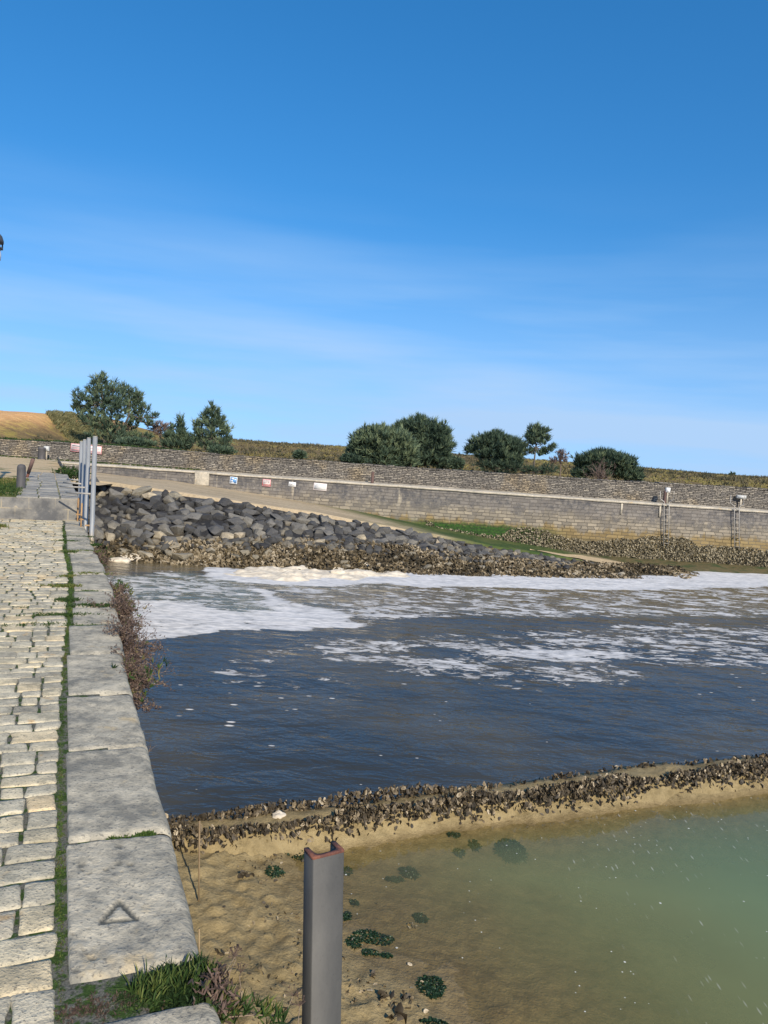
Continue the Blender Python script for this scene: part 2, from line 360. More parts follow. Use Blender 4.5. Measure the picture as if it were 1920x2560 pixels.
q = Mat('riser_stone', 0.9, 0.2)
n1 = q.noise(1.3, 5, 0.6); n2 = q.noise(9, 5, 0.65); n3 = q.noise(40, 3)
x, y, z = q.sep(); tq = q.mth('ADD', q.mth('MULTIPLY', x, 0.9192), q.mth('MULTIPLY', y, 0.3939))
bc, bf = q.brick(q.comb(tq, q.mth('ADD', z, 0.005)), 0.42, 0.19, 0.012)
c = q.ramp(q.mth('ADD', q.mth('MULTIPLY', n1, 0.6), q.mth('MULTIPLY', n2, 0.4)), (0.40, (0.10, 0.10, 0.10)), (0.62, (0.25, 0.235, 0.205)))
c = q.mix(q.sm(n2, 0.62, 0.72), c, (0.33, 0.28, 0.2)); c = q.mix(q.mth('MULTIPLY', bf, q.sm(n1, .45, .6)), c, (0.3, 0.26, 0.19))
q.col(c); q.bump(q.mth('ADD', n3, n2), 0.6, 0.01); MT['riser_stone'] = q.m

q = Mat('ramp_concrete', 0.9, 0.2)
x, y, z = q.sep(); n1 = q.noise(0.7, 5, 0.6); n2 = q.noise(6, 5, 0.6); stx = q.noise(1.0, 4, 0.55, v=q.comb(q.mth('MULTIPLY', x, 0.35), q.mth('MULTIPLY', y, 2.5), 0.0))
c = q.ramp(q.mth('ADD', q.mth('MULTIPLY', n2, 0.5), q.mth('MULTIPLY', stx, 0.5)), (0.36, (0.27, 0.21, 0.13)), (0.62, (0.47, 0.375, 0.245)))
c = q.mix(q.mth('MULTIPLY', q.sm(n2, 0.58, 0.66), 0.6), c, (0.12, 0.11, 0.09))
ed = q.mth('ADD', x, q.mth('ADD', q.mth('MULTIPLY', q.mth('SUBTRACT', y, 33.5), 1.5), q.mth('MULTIPLY', q.mth('SUBTRACT', stx, 0.5), 4.0)))
c = q.mix(q.sm(ed, -1.5, 3.6), c, q.ramp(n2, (0.3, (0.022, 0.045, 0.012)), (0.7, (0.06, 0.095, 0.025))))
c = q.mix(q.mth('MULTIPLY', q.sm(x, -3.0, 2.0), q.mth('MULTIPLY', q.sm(n1, 0.45, 0.6), 0.6)), c, (0.10, 0.11, 0.035))
c = q.mix(q.sm(q.mth('ADD', x, q.mth('MULTIPLY', n2, 2.0)), 9.0, 11.0), c, (0.20, 0.17, 0.10))
q.col(c); q.bump(n2, 0.5, 0.02); MT['ramp_concrete'] = q.m

q = Mat('apron_algae', 0.6, 0.4); n = q.noise(1.2, 5, 0.6); n2 = q.noise(9, 4)
c = q.ramp(n, (0.35, (0.05, 0.06, 0.02)), (0.5, (0.13, 0.10, 0.045)), (0.65, (0.03, 0.06, 0.018))); c = q.mix(q.sm(n2, 0.6, 0.7), c, (0.05, 0.05, 0.035))
q.col(c); q.bump(n2, 0.6, 0.03); MT['apron_algae'] = q.m

def rockmat(name, stops, warm, wf):
    q = Mat(name, 0.68, 0.4); o = q.obj(); n1 = q.noise(1.8, 5, 0.6, v=o); n2 = q.noise(9, 5, 0.65, v=o)
    c = q.ramp(q.rand(), *stops)
    c = q.mix(q.sm(n1, 0.5, 0.72), c, q.mix(1.0, c, (1.7, 1.65, 1.55), 'MULTIPLY'))
    c = q.mix(q.mth('MULTIPLY', q.sm(n2, 0.58, 0.72), wf), c, warm)
    c = q.mix(q.sm(q.noise(3.5, 5, .7, v=o), .54, .62), c, q.mix(1.0, c, (.62, .61, .6), 'MULTIPLY')); q.col(c); q.bump(n2, 0.55, 0.07); MT[name] = q.m
rockmat('dark_rock', ((0.0, (0.036, 0.036, 0.037)), (0.4, (0.070, 0.069, 0.067)), (0.75, (0.12, 0.116, 0.107)), (1.0, (0.175, 0.16, 0.128))), (0.23, 0.2, 0.14), 0.6)
leafy('filler_rock', ((0.0, (0.03, 0.03, 0.031)), (0.6, (0.06, 0.058, 0.053)), (0.85, (0.12, 0.11, 0.09)), (1.0, (0.2, 0.17, 0.12))), rough=.75, trans=0)
rockmat('tan_rock', ((0.0, (0.17, 0.155, 0.12)), (0.5, (0.26, 0.225, 0.16)), (1.0, (0.36, 0.30, 0.21))), (0.10, 0.085, 0.06), 0.6)
rockmat('crusted_rock', ((0.0, (0.12, 0.11, 0.085)), (0.5, (0.2, 0.175, 0.125)), (1.0, (0.3, 0.265, 0.2))), (0.42, 0.37, 0.28), 0.8)

q = Mat('bank_earth', 0.9, 0.2); n = q.noise(1.3, 5, 0.6); n2 = q.noise(9, 5, 0.7); x, y, z = q.sep()
c = q.ramp(n2, (0.35, (0.04, 0.035, 0.027)), (0.5, (0.085, 0.068, 0.04)), (0.65, (0.16, 0.13, 0.08)))
c = q.mix(q.sm(n, 0.55, 0.65), c, (0.2, 0.15, 0.07)); c = q.mix(q.sm(z, -2.2, -1.9), c, (0.03, 0.03, 0.032))
q.col(c); q.bump(n2, 1.0, 0.08); MT['bank_earth'] = q.m

q = Mat('mud_sand', 0.75, 0.3); x, y, z = q.sep()
n1 = q.noise(1.1, 5, 0.6); n2 = q.noise(9, 6, 0.65); n3 = q.noise(45, 4, 0.6)
c = q.ramp(q.mth('ADD', q.mth('MULTIPLY', n1, 0.4), q.mth('MULTIPLY', n2, 0.6)), (0.36, (0.165, 0.124, 0.056)), (0.62, (0.305, 0.235, 0.118)))
c = q.mix(q.mth('MULTIPLY', q.sm(n2, 0.62, 0.75), 0.6), c, (0.10, 0.075, 0.04))
wet = q.sm(q.mth('ADD', z, q.mth('MULTIPLY', q.mth('SUBTRACT', n1, 0.5), 0.06)), -2.60, -2.66)
c = q.mix(wet, c, q.mix(1.0, c, (0.8, 0.76, 0.68), 'MULTIPLY'))
q.col(c); q.rgh(q.mth('SUBTRACT', 0.85, q.mth('MULTIPLY', wet, 0.4))); q.bump(q.mth('ADD', n3, q.mth('MULTIPLY', n2, 2.0)), 0.7, 0.02); MT['mud_sand'] = q.m

q = Mat('terrain', 0.95, 0.1); x, y, z = q.sep(); sand = q.attr('sand'); n1 = q.noise(0.22, 5, 0.65); n2 = q.noise(1.6, 5, 0.65)
hc = q.ramp(q.mth('ADD', q.mth('MULTIPLY', n1, 0.5), q.mth('MULTIPLY', n2, 0.5)), (0.36, (0.07, 0.065, 0.035)), (0.48, (0.17, 0.12, 0.06)), (0.58, (0.27, 0.215, 0.06)), (0.68, (0.10, 0.10, 0.04)))
sc = q.ramp(n2, (0.3, (0.50, 0.275, 0.115)), (0.7, (0.66, 0.405, 0.19)))
q.col(q.mix(sand, hc, sc)); q.bump(n2, 0.8, 0.3); MT['terrain'] = q.m

q = Mat('sandy_ground', 0.95, 0.1); n1 = q.noise(0.8, 5, 0.6); n2 = q.noise(8, 4)
c = q.ramp(n2, (0.3, (0.40, 0.30, 0.17)), (0.7, (0.54, 0.42, 0.26))); c = q.mix(q.sm(n1, 0.56, 0.66), c, (0.12, 0.13, 0.05)); q.col(c); q.bump(n2, 0.4, 0.02); MT['sandy_ground'] = q.m
q = Mat('turf', 0.95, 0.1); n1 = q.noise(1.6, 5, 0.6); q.col(q.ramp(n1, (0.38, (0.05, 0.075, 0.02)), (0.55, (0.14, 0.14, 0.045)), (0.7, (0.3, 0.24, 0.13)))); MT['turf'] = q.m

# water with foam carried in a per-vertex density
q = Mat('water', 0.06, 0.5); q.b.inputs['IOR'].default_value = 1.33
x, y, z = q.sep()
wv = q.mapv(q.pos(), scale=(0.55, 1.0, 1.0), rot=(0, 0, math.radians(-14)))
big = q.noise(1.1, 2, 0.5, v=wv); mid = q.noise(3.2, 3, 0.55, v=wv, dist=0.6); fine = q.noise(11, 3, 0.6, v=wv)
hgt = q.mth('ADD', q.mth('MULTIPLY', big, 1.3), q.mth('ADD', q.mth('MULTIPLY', mid, 0.55), q.mth('MULTIPLY', fine, 0.16)))
fo = q.attr('foam')
pat = q.mapv(q.pos(), scale=(0.55, 1.15, 1.0), rot=(0, 0, math.radians(6)))
f1 = q.noise(1.25, 6, 0.62, v=pat, dist=1.1); f2 = q.noise(4.5, 5, 0.64, v=pat, dist=0.9)
ff = q.mth('ADD', q.mth('MULTIPLY', f1, 0.5), q.mth('MULTIPLY', f2, 0.5))
thr = q.mth('SUBTRACT', 0.745, q.mth('MULTIPLY', fo, 0.42))
mask = q.mth('MULTIPLY', q.sm(ff, thr, q.mth('ADD', thr, 0.055)), q.mth('ADD', 0.72, q.mth('MULTIPLY', q.sm(ff, thr, q.mth('ADD', thr, 0.18)), 0.28)))
flk = q.vor(3.3, v=pat); fsel = q.noise(1.1, 3, 0.6, v=pat)
fleck = q.mth('MULTIPLY', q.sm(flk, q.mth('MULTIPLY', q.attr('fleck'), 0.16), q.mth('MULTIPLY', q.attr('fleck'), 0.08)), q.sm(fsel, 0.33, 0.45))
mask = q.mth('MAXIMUM', mask, fleck)
milk = q.attr('milk')
wc = q.mix(milk, q.mix(q.sm(q.noise(0.35, 3, v=wv), 0.4, 0.62), (0.036, 0.037, 0.032), (0.068, 0.059, 0.037)), (0.16, 0.18, 0.14))
wc = q.mix(q.mth('MULTIPLY', q.attr('brown_tint'), 0.85), wc, (0.15, 0.115, 0.06))
fcol = q.ramp(q.noise(7, 4, 0.65, v=pat), (0.35, (0.44, 0.44, 0.43)), (0.62, (0.68, 0.66, 0.63)))
q.col(q.mix(mask, wc, fcol)); q.rgh(q.mth('ADD', 0.05, q.mth('MULTIPLY', mask, 0.75)))
nb = q.n('ShaderNodeBump'); nb.inputs['Strength'].default_value = 0.55; nb.inputs['Distance'].default_value = 0.12
q.l(q.mth('ADD', hgt, q.mth('MULTIPLY', mask, 0.25)), nb.inputs['Height']); q.l(nb.outputs[0], q.b.inputs['Normal']); MT['water'] = q.m

# pool: turbid over depth, clear at the edge
q = Mat('pool_water', 0.05, 0.5); x, y, z = q.sep()
dep = q.attr('depth')
op = q.mth('SUBTRACT', 1.0, q.mth('POWER', 2.718, q.mth('MULTIPLY', dep, -4.6)))
murk = q.ramp(q.attr('far'), (0.0, (0.25, 0.218, 0.085)), (0.4, (0.195, 0.21, 0.085)), (1.0, (0.152, 0.208, 0.10)))
df = q.n('ShaderNodeBsdfDiffuse'); q.l(murk, df.inputs[0])
tr = q.n('ShaderNodeBsdfTransparent'); tr.inputs[0].default_value = (0.93, 0.92, 0.84, 1)
m1 = q.n('ShaderNodeMixShader'); q.l(op, m1.inputs[0]); q.l(tr.outputs[0], m1.inputs[1]); q.l(df.outputs[0], m1.inputs[2])
gl = q.n('ShaderNodeBsdfGlossy'); gl.inputs['Roughness'].default_value = 0.06
rip = q.noise(1.0, 3, 0.55, v=q.mapv(q.pos(), scale=(9, 2.2, 1), rot=(0, 0, math.radians(24)))); rip2 = q.noise(2.0, 2)
bp = q.n('ShaderNodeBump'); bp.inputs['Strength'].default_value = 0.30; bp.inputs['Distance'].default_value = 0.02; q.l(q.mth('MULTIPLY', rip, q.mth('MULTIPLY', rip2, q.attr('far'))), bp.inputs['Height']); q.l(bp.outputs[0], gl.inputs['Normal'])
lw = q.n('ShaderNodeLayerWeight'); lw.inputs[0].default_value = 0.5; q.l(bp.outputs[0], lw.inputs['Normal']); frs = q.mth('ADD', 0.02, q.mth('MULTIPLY', q.mth('POWER', lw.outputs['Facing'], 5.0), 0.98))
m2 = q.n('ShaderNodeMixShader'); q.l(frs, m2.inputs[0]); q.l(m1.outputs[0], m2.inputs[1]); q.l(gl.outputs[0], m2.inputs[2])
# drifting flecks and pale slanting threads on the surface
vf = q.vor(5.0); fs = q.noise(1.4, 2)
vf2 = q.vor(9.0); dots = q.mth('MULTIPLY', q.mth('MAXIMUM', q.sm(vf, 0.07, 0.04), q.sm(vf2, 0.075, 0.045)), q.sm(fs, 0.47, 0.55))
th = q.vor(1.0, v=q.mapv(q.pos(), scale=(17.0, 3.4, 1), rot=(0, 0, math.radians(27)))); thr_ = q.mth('MULTIPLY', q.mth('MULTIPLY', q.sm(th, 0.20, 0.05), q.sm(q.attr('far'), 0.35, 0.65)), q.mth('MULTIPLY', q.sm(q.noise(1.2, 2), 0.42, 0.55), 0.32))
wd = q.n('ShaderNodeBsdfDiffuse'); wd.inputs[0].default_value = (0.6, 0.6, 0.55, 1)
m3 = q.n('ShaderNodeMixShader'); q.l(q.mth('MAXIMUM', dots, thr_), m3.inputs[0]); q.l(m2.outputs[0], m3.inputs[1]); q.l(wd.outputs[0], m3.inputs[2])
q.l(m3.outputs[0], q.out.inputs[0]); MT['pool_water'] = q.m

q = Mat('foam', 0.9, 0.1); n = q.noise(6, 4); q.col(q.ramp(n, (0.3, (0.46, 0.40, 0.31)), (0.65, (0.66, 0.59, 0.47)))); q.bump(n, 0.5, 0.05); MT['foam'] = q.m
def metal(name, lo, hi, rough=0.5, met=0.0, sc=6, rust=None, warm=(0.22, 0.13, 0.06)):
    q = Mat(name, rough, 0.4); n = q.noise(sc, 5, 0.6, v=q.mapv(q.pos(), scale=(1, 1, 0.35))); n2 = q.noise(sc * 7, 3)
    c = q.ramp(n, (0.35, lo), (0.65, hi)); c = q.mix(q.mth('MULTIPLY', q.sm(n2, 0.6, 0.72), 0.25), c, tuple(0.5 * v for v in lo))
    if rust is not None:
        zz_ = q.sep()[2]; c = q.mix(q.sm(q.mth('ADD', zz_, q.mth('MULTIPLY', n, 0.3)), rust + 0.25, rust - 0.15), c, warm)
    q.col(c); q.b.inputs['Metallic'].default_value = met; q.bump(n2, 0.15, 0.004); MT[name] = q.m
metal('post_paint', (0.050, 0.049, 0.045), (0.072, 0.070, 0.063), 0.6, 0.0, sc=9)
metal('pole_paint', (0.20, 0.21, 0.215), (0.26, 0.27, 0.275), 0.5, 0.1, rust=0.02, warm=(0.34, 0.25, 0.12))
metal('rust', (0.085, 0.035, 0.028), (0.21, 0.08, 0.045), 0.85, 0.0, sc=25)
metal('rust_bracket', (0.22, 0.12, 0.05), (0.38, 0.24, 0.11), 0.8, 0.0, sc=12)
metal('iron_dark', (0.05, 0.048, 0.05), (0.095, 0.09, 0.09), 0.7, 0.0)
metal('iron_brown', (0.08, 0.05, 0.045), (0.14, 0.085, 0.07), 0.8, 0.0)
metal('galvanised', (0.30, 0.28, 0.245), (0.42, 0.39, 0.34), 0.55, 0.1)
metal('box_grey', (0.36, 0.37, 0.36), (0.5, 0.5, 0.47), 0.6)
metal('box_white', (0.6, 0.6, 0.58), (0.74, 0.73, 0.7), 0.6)
metal('lamp_dark', (0.03, 0.035, 0.045), (0.06, 0.065, 0.075), 0.5)
metal('rod_rust', (0.17, 0.12, 0.07), (0.27, 0.2, 0.11), 0.8)
def flat(name, c, rough=0.6):
    q = Mat(name, rough, 0.3); n = q.noise(9, 4); q.col(q.ramp(n, (0.3, tuple(0.86 * v for v in c)), (0.65, c))); MT[name] = q.m
flat('sign_white', (0.74, 0.73, 0.70)); flat('sign_pinkish', (0.72, 0.62, 0.58)); flat('sign_blue', (0.10, 0.30, 0.62)); flat('sign_red', (0.55, 0.07, 0.07)); flat('sign_ink', (0.13, 0.13, 0.15)); flat('sign_faded_red', (0.62, 0.26, 0.27))
flat('lamp_glass', (0.55, 0.6, 0.62), 0.2)

# ------------------------------------------------------------------ quay frame
QO = np.array((-0.476, 2.248, 0.0)); QS = np.array((-0.3939, 0.9192, 0.0)); QN = np.array((0.9192, 0.3939, 0.0)); ZU = np.array((0, 0, 1.0))
def Q(s, t, z=0.0):
    s, t, z = np.broadcast_arrays(np.asarray(s, float), np.asarray(t, float), np.asarray(z, float))
    return QO + s[..., None] * QS + t[..., None] * QN + z[..., None] * ZU
def STf(P):
    d = np.asarray(P) - QO; return d @ QS, d @ QN
def bulge(s): return 0.10 * np.exp(-((np.asarray(s) - 6.3) / 2.3) ** 2)
def cop_w(s): return np.interp(s, [-2, 1, 4, 6, 10, 12], [0.39, 0.38, 0.365, 0.36, 0.31, 0.30])
ZW, ZP, ZM = -2.75, -2.66, -2.6       # basin water, pool water, mud

# ------------------------------------------------------------------ terrain, ground
dpx = [(-400, 1008), (-60, 1010), (0, 1018), (80, 1021), (105, 1017), (130, 1024), (160, 1042), (190, 1064), (240, 1096), (330, 1105)]
dX = np.array([AT(a, b, 55.0)[0] for a, b in dpx]); dZ = np.array([AT(a, b, 55.0)[2] for a, b in dpx])
def hterr(x, y):
    base = 0.45 + 1.17 * sstep(38, 92, y) + 0.14 * fbm(x * 0.07, y * 0.07, 1.0) * sstep(40, 70, y)
    base = np.where(y > 92, 1.62 - 0.75 * sstep(92, 140, y) - 2.0 * sstep(140, 600, y) + 0.14 * fbm(x * 0.07, y * 0.07, 1.0) * sstep(160, 92, y), base)
    d = np.interp(x, dX, dZ, left=dZ[0], right=0.0)
    k = sstep(40.0, 54, y) * (1 - sstep(62, 85, y))
    return base + np.maximum(d - 1.5, 0) * k * 1.0 + 0.6 * np.clip(d - 0.9, 0, 0.6) * k + 0.05 * fbm(x * 0.6, y * 0.6)
xs = np.concatenate([np.linspace(-1500, -75, 14)[:-1], np.linspace(-75, 75, 190), np.linspace(75, 1500, 14)[1:]])
ys = np.concatenate([np.linspace(38.3, 110, 130), np.linspace(110, 2500, 18)[1:]])
X, Yg = np.meshgrid(xs, ys, indexing='ij'); Z = hterr(X, Yg)
sandm = sstep(0.25, 0.7, np.interp(X, dX, dZ, left=dZ[0], right=0) - 1.6 + 0.3 * fbm(X * 0.3, Yg * 0.3)) * sstep(AT(190, 1060, 55)[0], AT(95, 1060, 55)[0], X + 0.8 * fbm(X * .25, Yg * .25, 4)) * (1 - sstep(70, 90, Yg))
tag(build('hill_terrain', np.stack([X, Yg, Z], -1).reshape(-1, 3), grid_faces(len(xs), len(ys)), MT['terrain'], smooth=True, attrs={'sand': sandm.ravel()}), 'heath covered low hill with a sandy dune at the left', None, None, 'structure')
# sea and land bed far below everything, reaching the horizon
bs = MB(); bs.add([(-3000, -300, -4.2), (3000, -300, -4.2), (3000, 5000, -4.2), (-3000, 5000, -4.2)], np.array([(0, 1, 2, 3)]))
tag(bs.build('ground', MT['mud_sand']), 'sandy ground below the basin', None, None, 'structure')

# ------------------------------------------------------------------ basin water
def gpoly(pts, z=ZW): return np.array([G(a, b, z) for a, b in pts])
xs = np.concatenate([np.linspace(-60, -13, 12)[:-1], np.arange(-13, 24, 0.16), np.linspace(24, 140, 20)]); ys = np.concatenate([np.arange(6.5, 33.5, 0.14), np.linspace(33.5, 36.5, 6)])
X, Yg = np.meshgrid(xs, ys, indexing='ij'); P = np.stack([X.ravel(), Yg.ravel(), np.full(X.size, ZW)], 1)
foam = np.zeros(len(P)); milk = np.zeros(len(P)); fleck = np.zeros(len(P)); brown_tint = np.zeros(len(P))
def zone(pts, val, soft=0.6):
    return val * sstep(-soft, soft * 0.4, poly_sd(P, gpoly(pts)) + 0.32 * fbm(P[:, 0] * 0.7, P[:, 1] * 1.3, 6, 4))
for pts, val, soft in [
    ([(300, 1600), (360, 1592), (560, 1575), (734, 1573), (917, 1560), (880, 1543), (745, 1508), (665, 1470), (645, 1455), (560, 1447), (460, 1434), (430, 1428), (330, 1432), (280, 1440), (250, 1500)], 0.62, 0.35),
    ([(300, 1600), (360, 1592), (560, 1575), (734, 1573), (917, 1560), (860, 1540), (700, 1535), (590, 1530), (480, 1505), (370, 1498), (250, 1500)], 0.95, 0.3),
    ([(640, 1490), (700, 1520), (740, 1560), (917, 1560), (880, 1543), (745, 1508), (665, 1470), (600, 1455)], 0.9, 0.4),
    ([(520, 1420), (1050, 1430), (1500, 1440), (1690, 1440), (1760, 1425), (2500, 1425), (2500, 1450), (1820, 1468), (1600, 1474), (1300, 1470), (1000, 1463), (850, 1462), (650, 1460), (500, 1440)], 1.0, 0.5),
    ([(640, 1455), (1000, 1462), (1500, 1476), (2500, 1460), (2500, 1540), (1500, 1540), (1100, 1545), (920, 1560), (760, 1510)], 0.62, 1.0),
    ([(760, 1610), (1100, 1588), (1400, 1574), (1700, 1560), (2500, 1585), (2500, 1668), (1650, 1660), (1560, 1665), (1660, 1712), (1300, 1715), (1150, 1690), (840, 1655)], 0.61, 1.6),
    ([(1150, 1625), (1320, 1610), (1500, 1620), (1650, 1640), (1560, 1660), (1640, 1700), (1330, 1695), (1180, 1655)], 0.66, 0.8),
    ([(460, 1690), (560, 1655), (640, 1618), (800, 1615), (700, 1655), (590, 1700)], 0.54, 0.9),
    ([(640, 1680), (780, 1690), (900, 1700), (780, 1730), (400, 1725), (400, 1680)], 0.48, 0.9)]:
    foam = np.maximum(foam, zone(pts, val, soft))
milk = np.maximum(zone([(280, 1440), (460, 1432), (610, 1455), (690, 1520), (600, 1540), (480, 1510), (250, 1510)], 0.75, 0.8), 0.3 * zone([(640, 1455), (2500, 1455), (2500, 1535), (760, 1520)], 1.0, 1.5))
fleck = np.clip(0.8 * zone([(330, 1600), (2500, 1560), (2500, 1800), (1500, 1920), (330, 2010)], 1.0, 2.0) * (0.3 + 0.9 * vnoise(P[:, 0] * .35, P[:, 1] * .35)), 0, 1) + 0.25
brown_tint = np.maximum(zone([(240, 1385), (480, 1400), (720, 1412), (640, 1424), (500, 1424), (240, 1440)], 1.0, 0.5), zone([(1080, 1462), (1500, 1470), (2500, 1465), (2500, 1520), (1300, 1525), (900, 1520), (760, 1490)], 0.8, 1.6))  # brown shallows at the left, plus a wide brown band across the far water
wfc = grid_faces(len(xs), len(ys)); wcen = P[wfc].mean(1); WL = np.array([(-60, -13), (-2.6, 7.40), (-2.035, 7.62), (-1.432, 7.83), (0.907, 8.80), (2.061, 9.27), (3.38, 9.91), (5.812, 10.74), (14, 13.9), (140, 60)])
wfc = wfc[(wcen[:, 1] > np.interp(wcen[:, 0], WL[:, 0], WL[:, 1])) | (wcen[:, 0] < -2.6)]
tag(build('water', P, wfc, MT['water'], smooth=True, attrs={'foam': foam, 'milk': milk, 'fleck': fleck, 'brown_tint': brown_tint}), 'dark rippled basin water streaked with white foam', None, None, 'structure')

# thick cream foam heaped against the bank
heap = gpoly([(535, 1434), (600, 1420), (700, 1410), (800, 1415), (900, 1422), (960, 1418), (1020, 1432), (1030, 1443), (930, 1446), (860, 1448), (780, 1452), (700, 1454), (620, 1446)])
hx = np.arange(heap[:, 0].min() - .2, heap[:, 0].max() + .2, 0.07); hy = np.arange(heap[:, 1].min() - .2, heap[:, 1].max() + .2, 0.07)
X, Yg = np.meshgrid(hx, hy, indexing='ij'); Pf = np.stack([X.ravel(), Yg.ravel()], 1)
sd_ = poly_sd(Pf, heap) + 0.35 * fbm(Pf[:, 0] * 1.2, Pf[:, 1] * 1.2, 2)
zf = ZW - 0.03 + np.clip(sd_, -0.1, 0.6) * 0.09 + np.where(sd_ > 0, 0.085 * np.clip(0.4 + fbm(Pf[:, 0] * 2.6, Pf[:, 1] * 4.4, 5), 0, 1.5) * sstep(0, .5, sd_), 0)
tag(build('sea_foam', np.stack([Pf[:, 0], Pf[:, 1], zf], 1), grid_faces(len(hx), len(hy)), MT['foam'], smooth=True), 'thick cream coloured sea foam heaped against the rubble shore', 'foam', None, 'stuff')
for (px, py, a, b) in [(485, 1404, .42, .2), (420, 1402, .22, .1), (520, 1408, .3, .1), (340, 1396, .7, .16), (385, 1397, .35, .1), (300, 1402, .35, .12), (560, 1407, .25, .1), (845, 1433, .3, .14), (920, 1420, .4, .18)]:
    c0 = G(px, py, ZW + 0.02); bm = bmesh.new(); bmesh.ops.create_icosphere(bm, subdivisions=3, radius=1)
    k = R_.random() * 9
    for v in bm.verts:
        d = 1 + 0.25 * float(fbm(v.co.x * 1.6 + k, v.co.y * 1.6, v.co.z * 1.6)); v.co = Vector((v.co.x * a * d, v.co.y * a * .7 * d, v.co.z * b * d))
    mb = MB().bm(bm, frame(c0, (1, 0, 0), (0, 1, 0), (0, 0, 1)))
    where = 'on the brown shallows at the left' if px < 600 else 'at the edge of the rubble shore'
    tag(mb.build('foam_lump', MT['foam'], smooth=True, loc=c0), {485: 'large rounded cream foam lump standing alone on the brown shallows', 420: 'small foam lump on the shallows left of the largest lump', 520: 'flat foam lump just right of the largest lump on the shallows', 340: 'long flat foam strip below the pale boulders near the quay', 385: 'short foam patch at the right end of the long foam strip', 300: 'foam patch nearest the quay edge plants', 560: 'rightmost little foam lump on the brown shallows', 845: 'foam lump on the heap below the dark riprap', 920: 'foam lump near the right end of the cream foam heap'}[px], 'foam lump', 'foam lumps along the shore')

# ------------------------------------------------------------------ far slipway, bank, walls
YW = 36.0
rx = np.array([-40, -20, -13.4, -10, -7.55, -3, 0.2, 4.6, 9.1, 11.5, 14]); rz = np.array([-0.05, -0.12, -0.37, -0.52, -0.71, -1.13, -1.51, -2.12, -2.55, -2.74, -2.95])
def zr(x): return np.interp(x, rx, rz)
def yo(x): return np.interp(x, [-40, -20, -13, -6.4, 0.2, 4.3, 8.4, 11, 14], [31.0, 31.0, 31.0, 30.8, 31.9, 32.6, 33.0, 33.4, 33.8]) + 0.12 * vnoise(np.asarray(x) * 0.7, 3.0)
gx = np.arange(-40, 14.05, 0.25); tv = np.linspace(0, 1, 12)
X, T = np.meshgrid(gx, tv, indexing='ij'); Yg = yo(X) + (YW - 0.01 - yo(X)) * T; Z = zr(X) + 0.02 * fbm(X * .8, Yg * .8) + 0.05 * T * 0
Vt = np.stack([X, Yg, Z], -1).reshape(-1, 3); nt_ = len(tv)
sk = np.stack([gx, yo(gx) - 0.02, zr(gx) - 0.5], 1); base = len(Vt)
skf = np.array([(i * nt_, base + i, base + i + 1, (i + 1) * nt_) for i in range(len(gx) - 1)])
tag(build('slipway', np.concatenate([Vt, sk]), [grid_faces(len(gx), nt_), skf], MT['ramp_concrete']), 'sloping stone slipway running down along the far wall', None, None, 'structure')
ap = MB(); ax = np.arange(9.0, 60, 0.4); ay = np.linspace(0, 1, 9); X, T = np.meshgrid(ax, ay, indexing='ij')
yf = np.interp(X, [9, 12, 14, 20, 60], [34.2, 33.6, 33.9, 34.0, 34.0]) + 0.4 * vnoise(X * 0.6, 9.0)
Yg = yf + (YW - yf) * T; Z = ZW - 0.02 + 0.18 * T ** 0.7 + 0.05 * fbm(X * 1.3, Yg * 1.3)
tag(build('tidal_apron', np.stack([X, Yg, Z], -1).reshape(-1, 3), grid_faces(len(ax), len(ay)), MT['apron_algae'], smooth=True), 'weedy green and brown ledge at the foot of the far wall', None, None, 'structure')
toe = MB(); tx = np.arange(6.5, 13.5, 0.2)
# pale sand strip at the slipway toe
X, T = np.meshgrid(tx, np.linspace(0, 1, 7), indexing='ij'); ya = np.interp(X, [6.5, 9, 11, 13.5], [33.6, 33.0, 32.6, 32.6]); yb = np.interp(X, [6.5, 9, 11, 13.5], [33.75, 34.6, 34.6, 33.4]) + 0.25 * vnoise(X * 1.2, 4.)
Z = np.maximum(zr(X) + 0.03, ZW + 0.012) + 0.02 * vnoise(X * 2, T * 4)
tag(build('sand_strip', np.stack([X, ya + (yb - ya) * T, Z], -1).reshape(-1, 3), grid_faces(len(tx), 7), MT['sandy_ground'], smooth=True), 'pale foam covered sand at the toe of the slipway', None, None, 'structure')

# rock bank body
def bank_base_y(x): return np.interp(x, [-14, -9, -6.2, -3.5, 0.3, 5.3, 8.5, 12.2, 13.6], [26.0, 26.2, 26.2, 26.7, 27.4, 28.8, 30.0, 31.3, 32.6])
gx = np.arange(-14, 13.7, 0.16); tv = np.linspace(0, 1, 30); X, T = np.meshgrid(gx, tv, indexing='ij')
yb = bank_base_y(X) - 0.5; Yg = yb + (yo(X) + 0.1 - yb) * T
def bank_z(x, t):
    zt = zr(x) - 0.06; zb = ZW - 0.12
    t = np.asarray(t); pr = np.where(t < 0.42, t / 0.42 * 0.40, 0.40 + (t - 0.42) / 0.58 * 0.60)
    return zb + np.maximum(zt - zb, 0.16) * pr
Z = bank_z(X, T) + (0.10 * fbm(X * 1.1, Yg * 1.1, 7) + 0.05 * fbm(X * 4, Yg * 4, 2)) * sstep(0, .12, T) * (1 - 0.8 * sstep(.85, 1, T)) - 0.12 * sstep(0.5, 0.75, T) * (1 - sstep(0.9, 1.0, T))
Z = np.minimum(Z, zr(X) + 0.02 + 0.25 * (1 - sstep(0.8, 1, T)))
tag(build('rock_bank', np.stack([X, Yg, Z], -1).reshape(-1, 3), grid_faces(len(gx), len(tv)), MT['bank_earth'], smooth=False), 'earth and rubble bank under the boulders', None, None, 'structure')

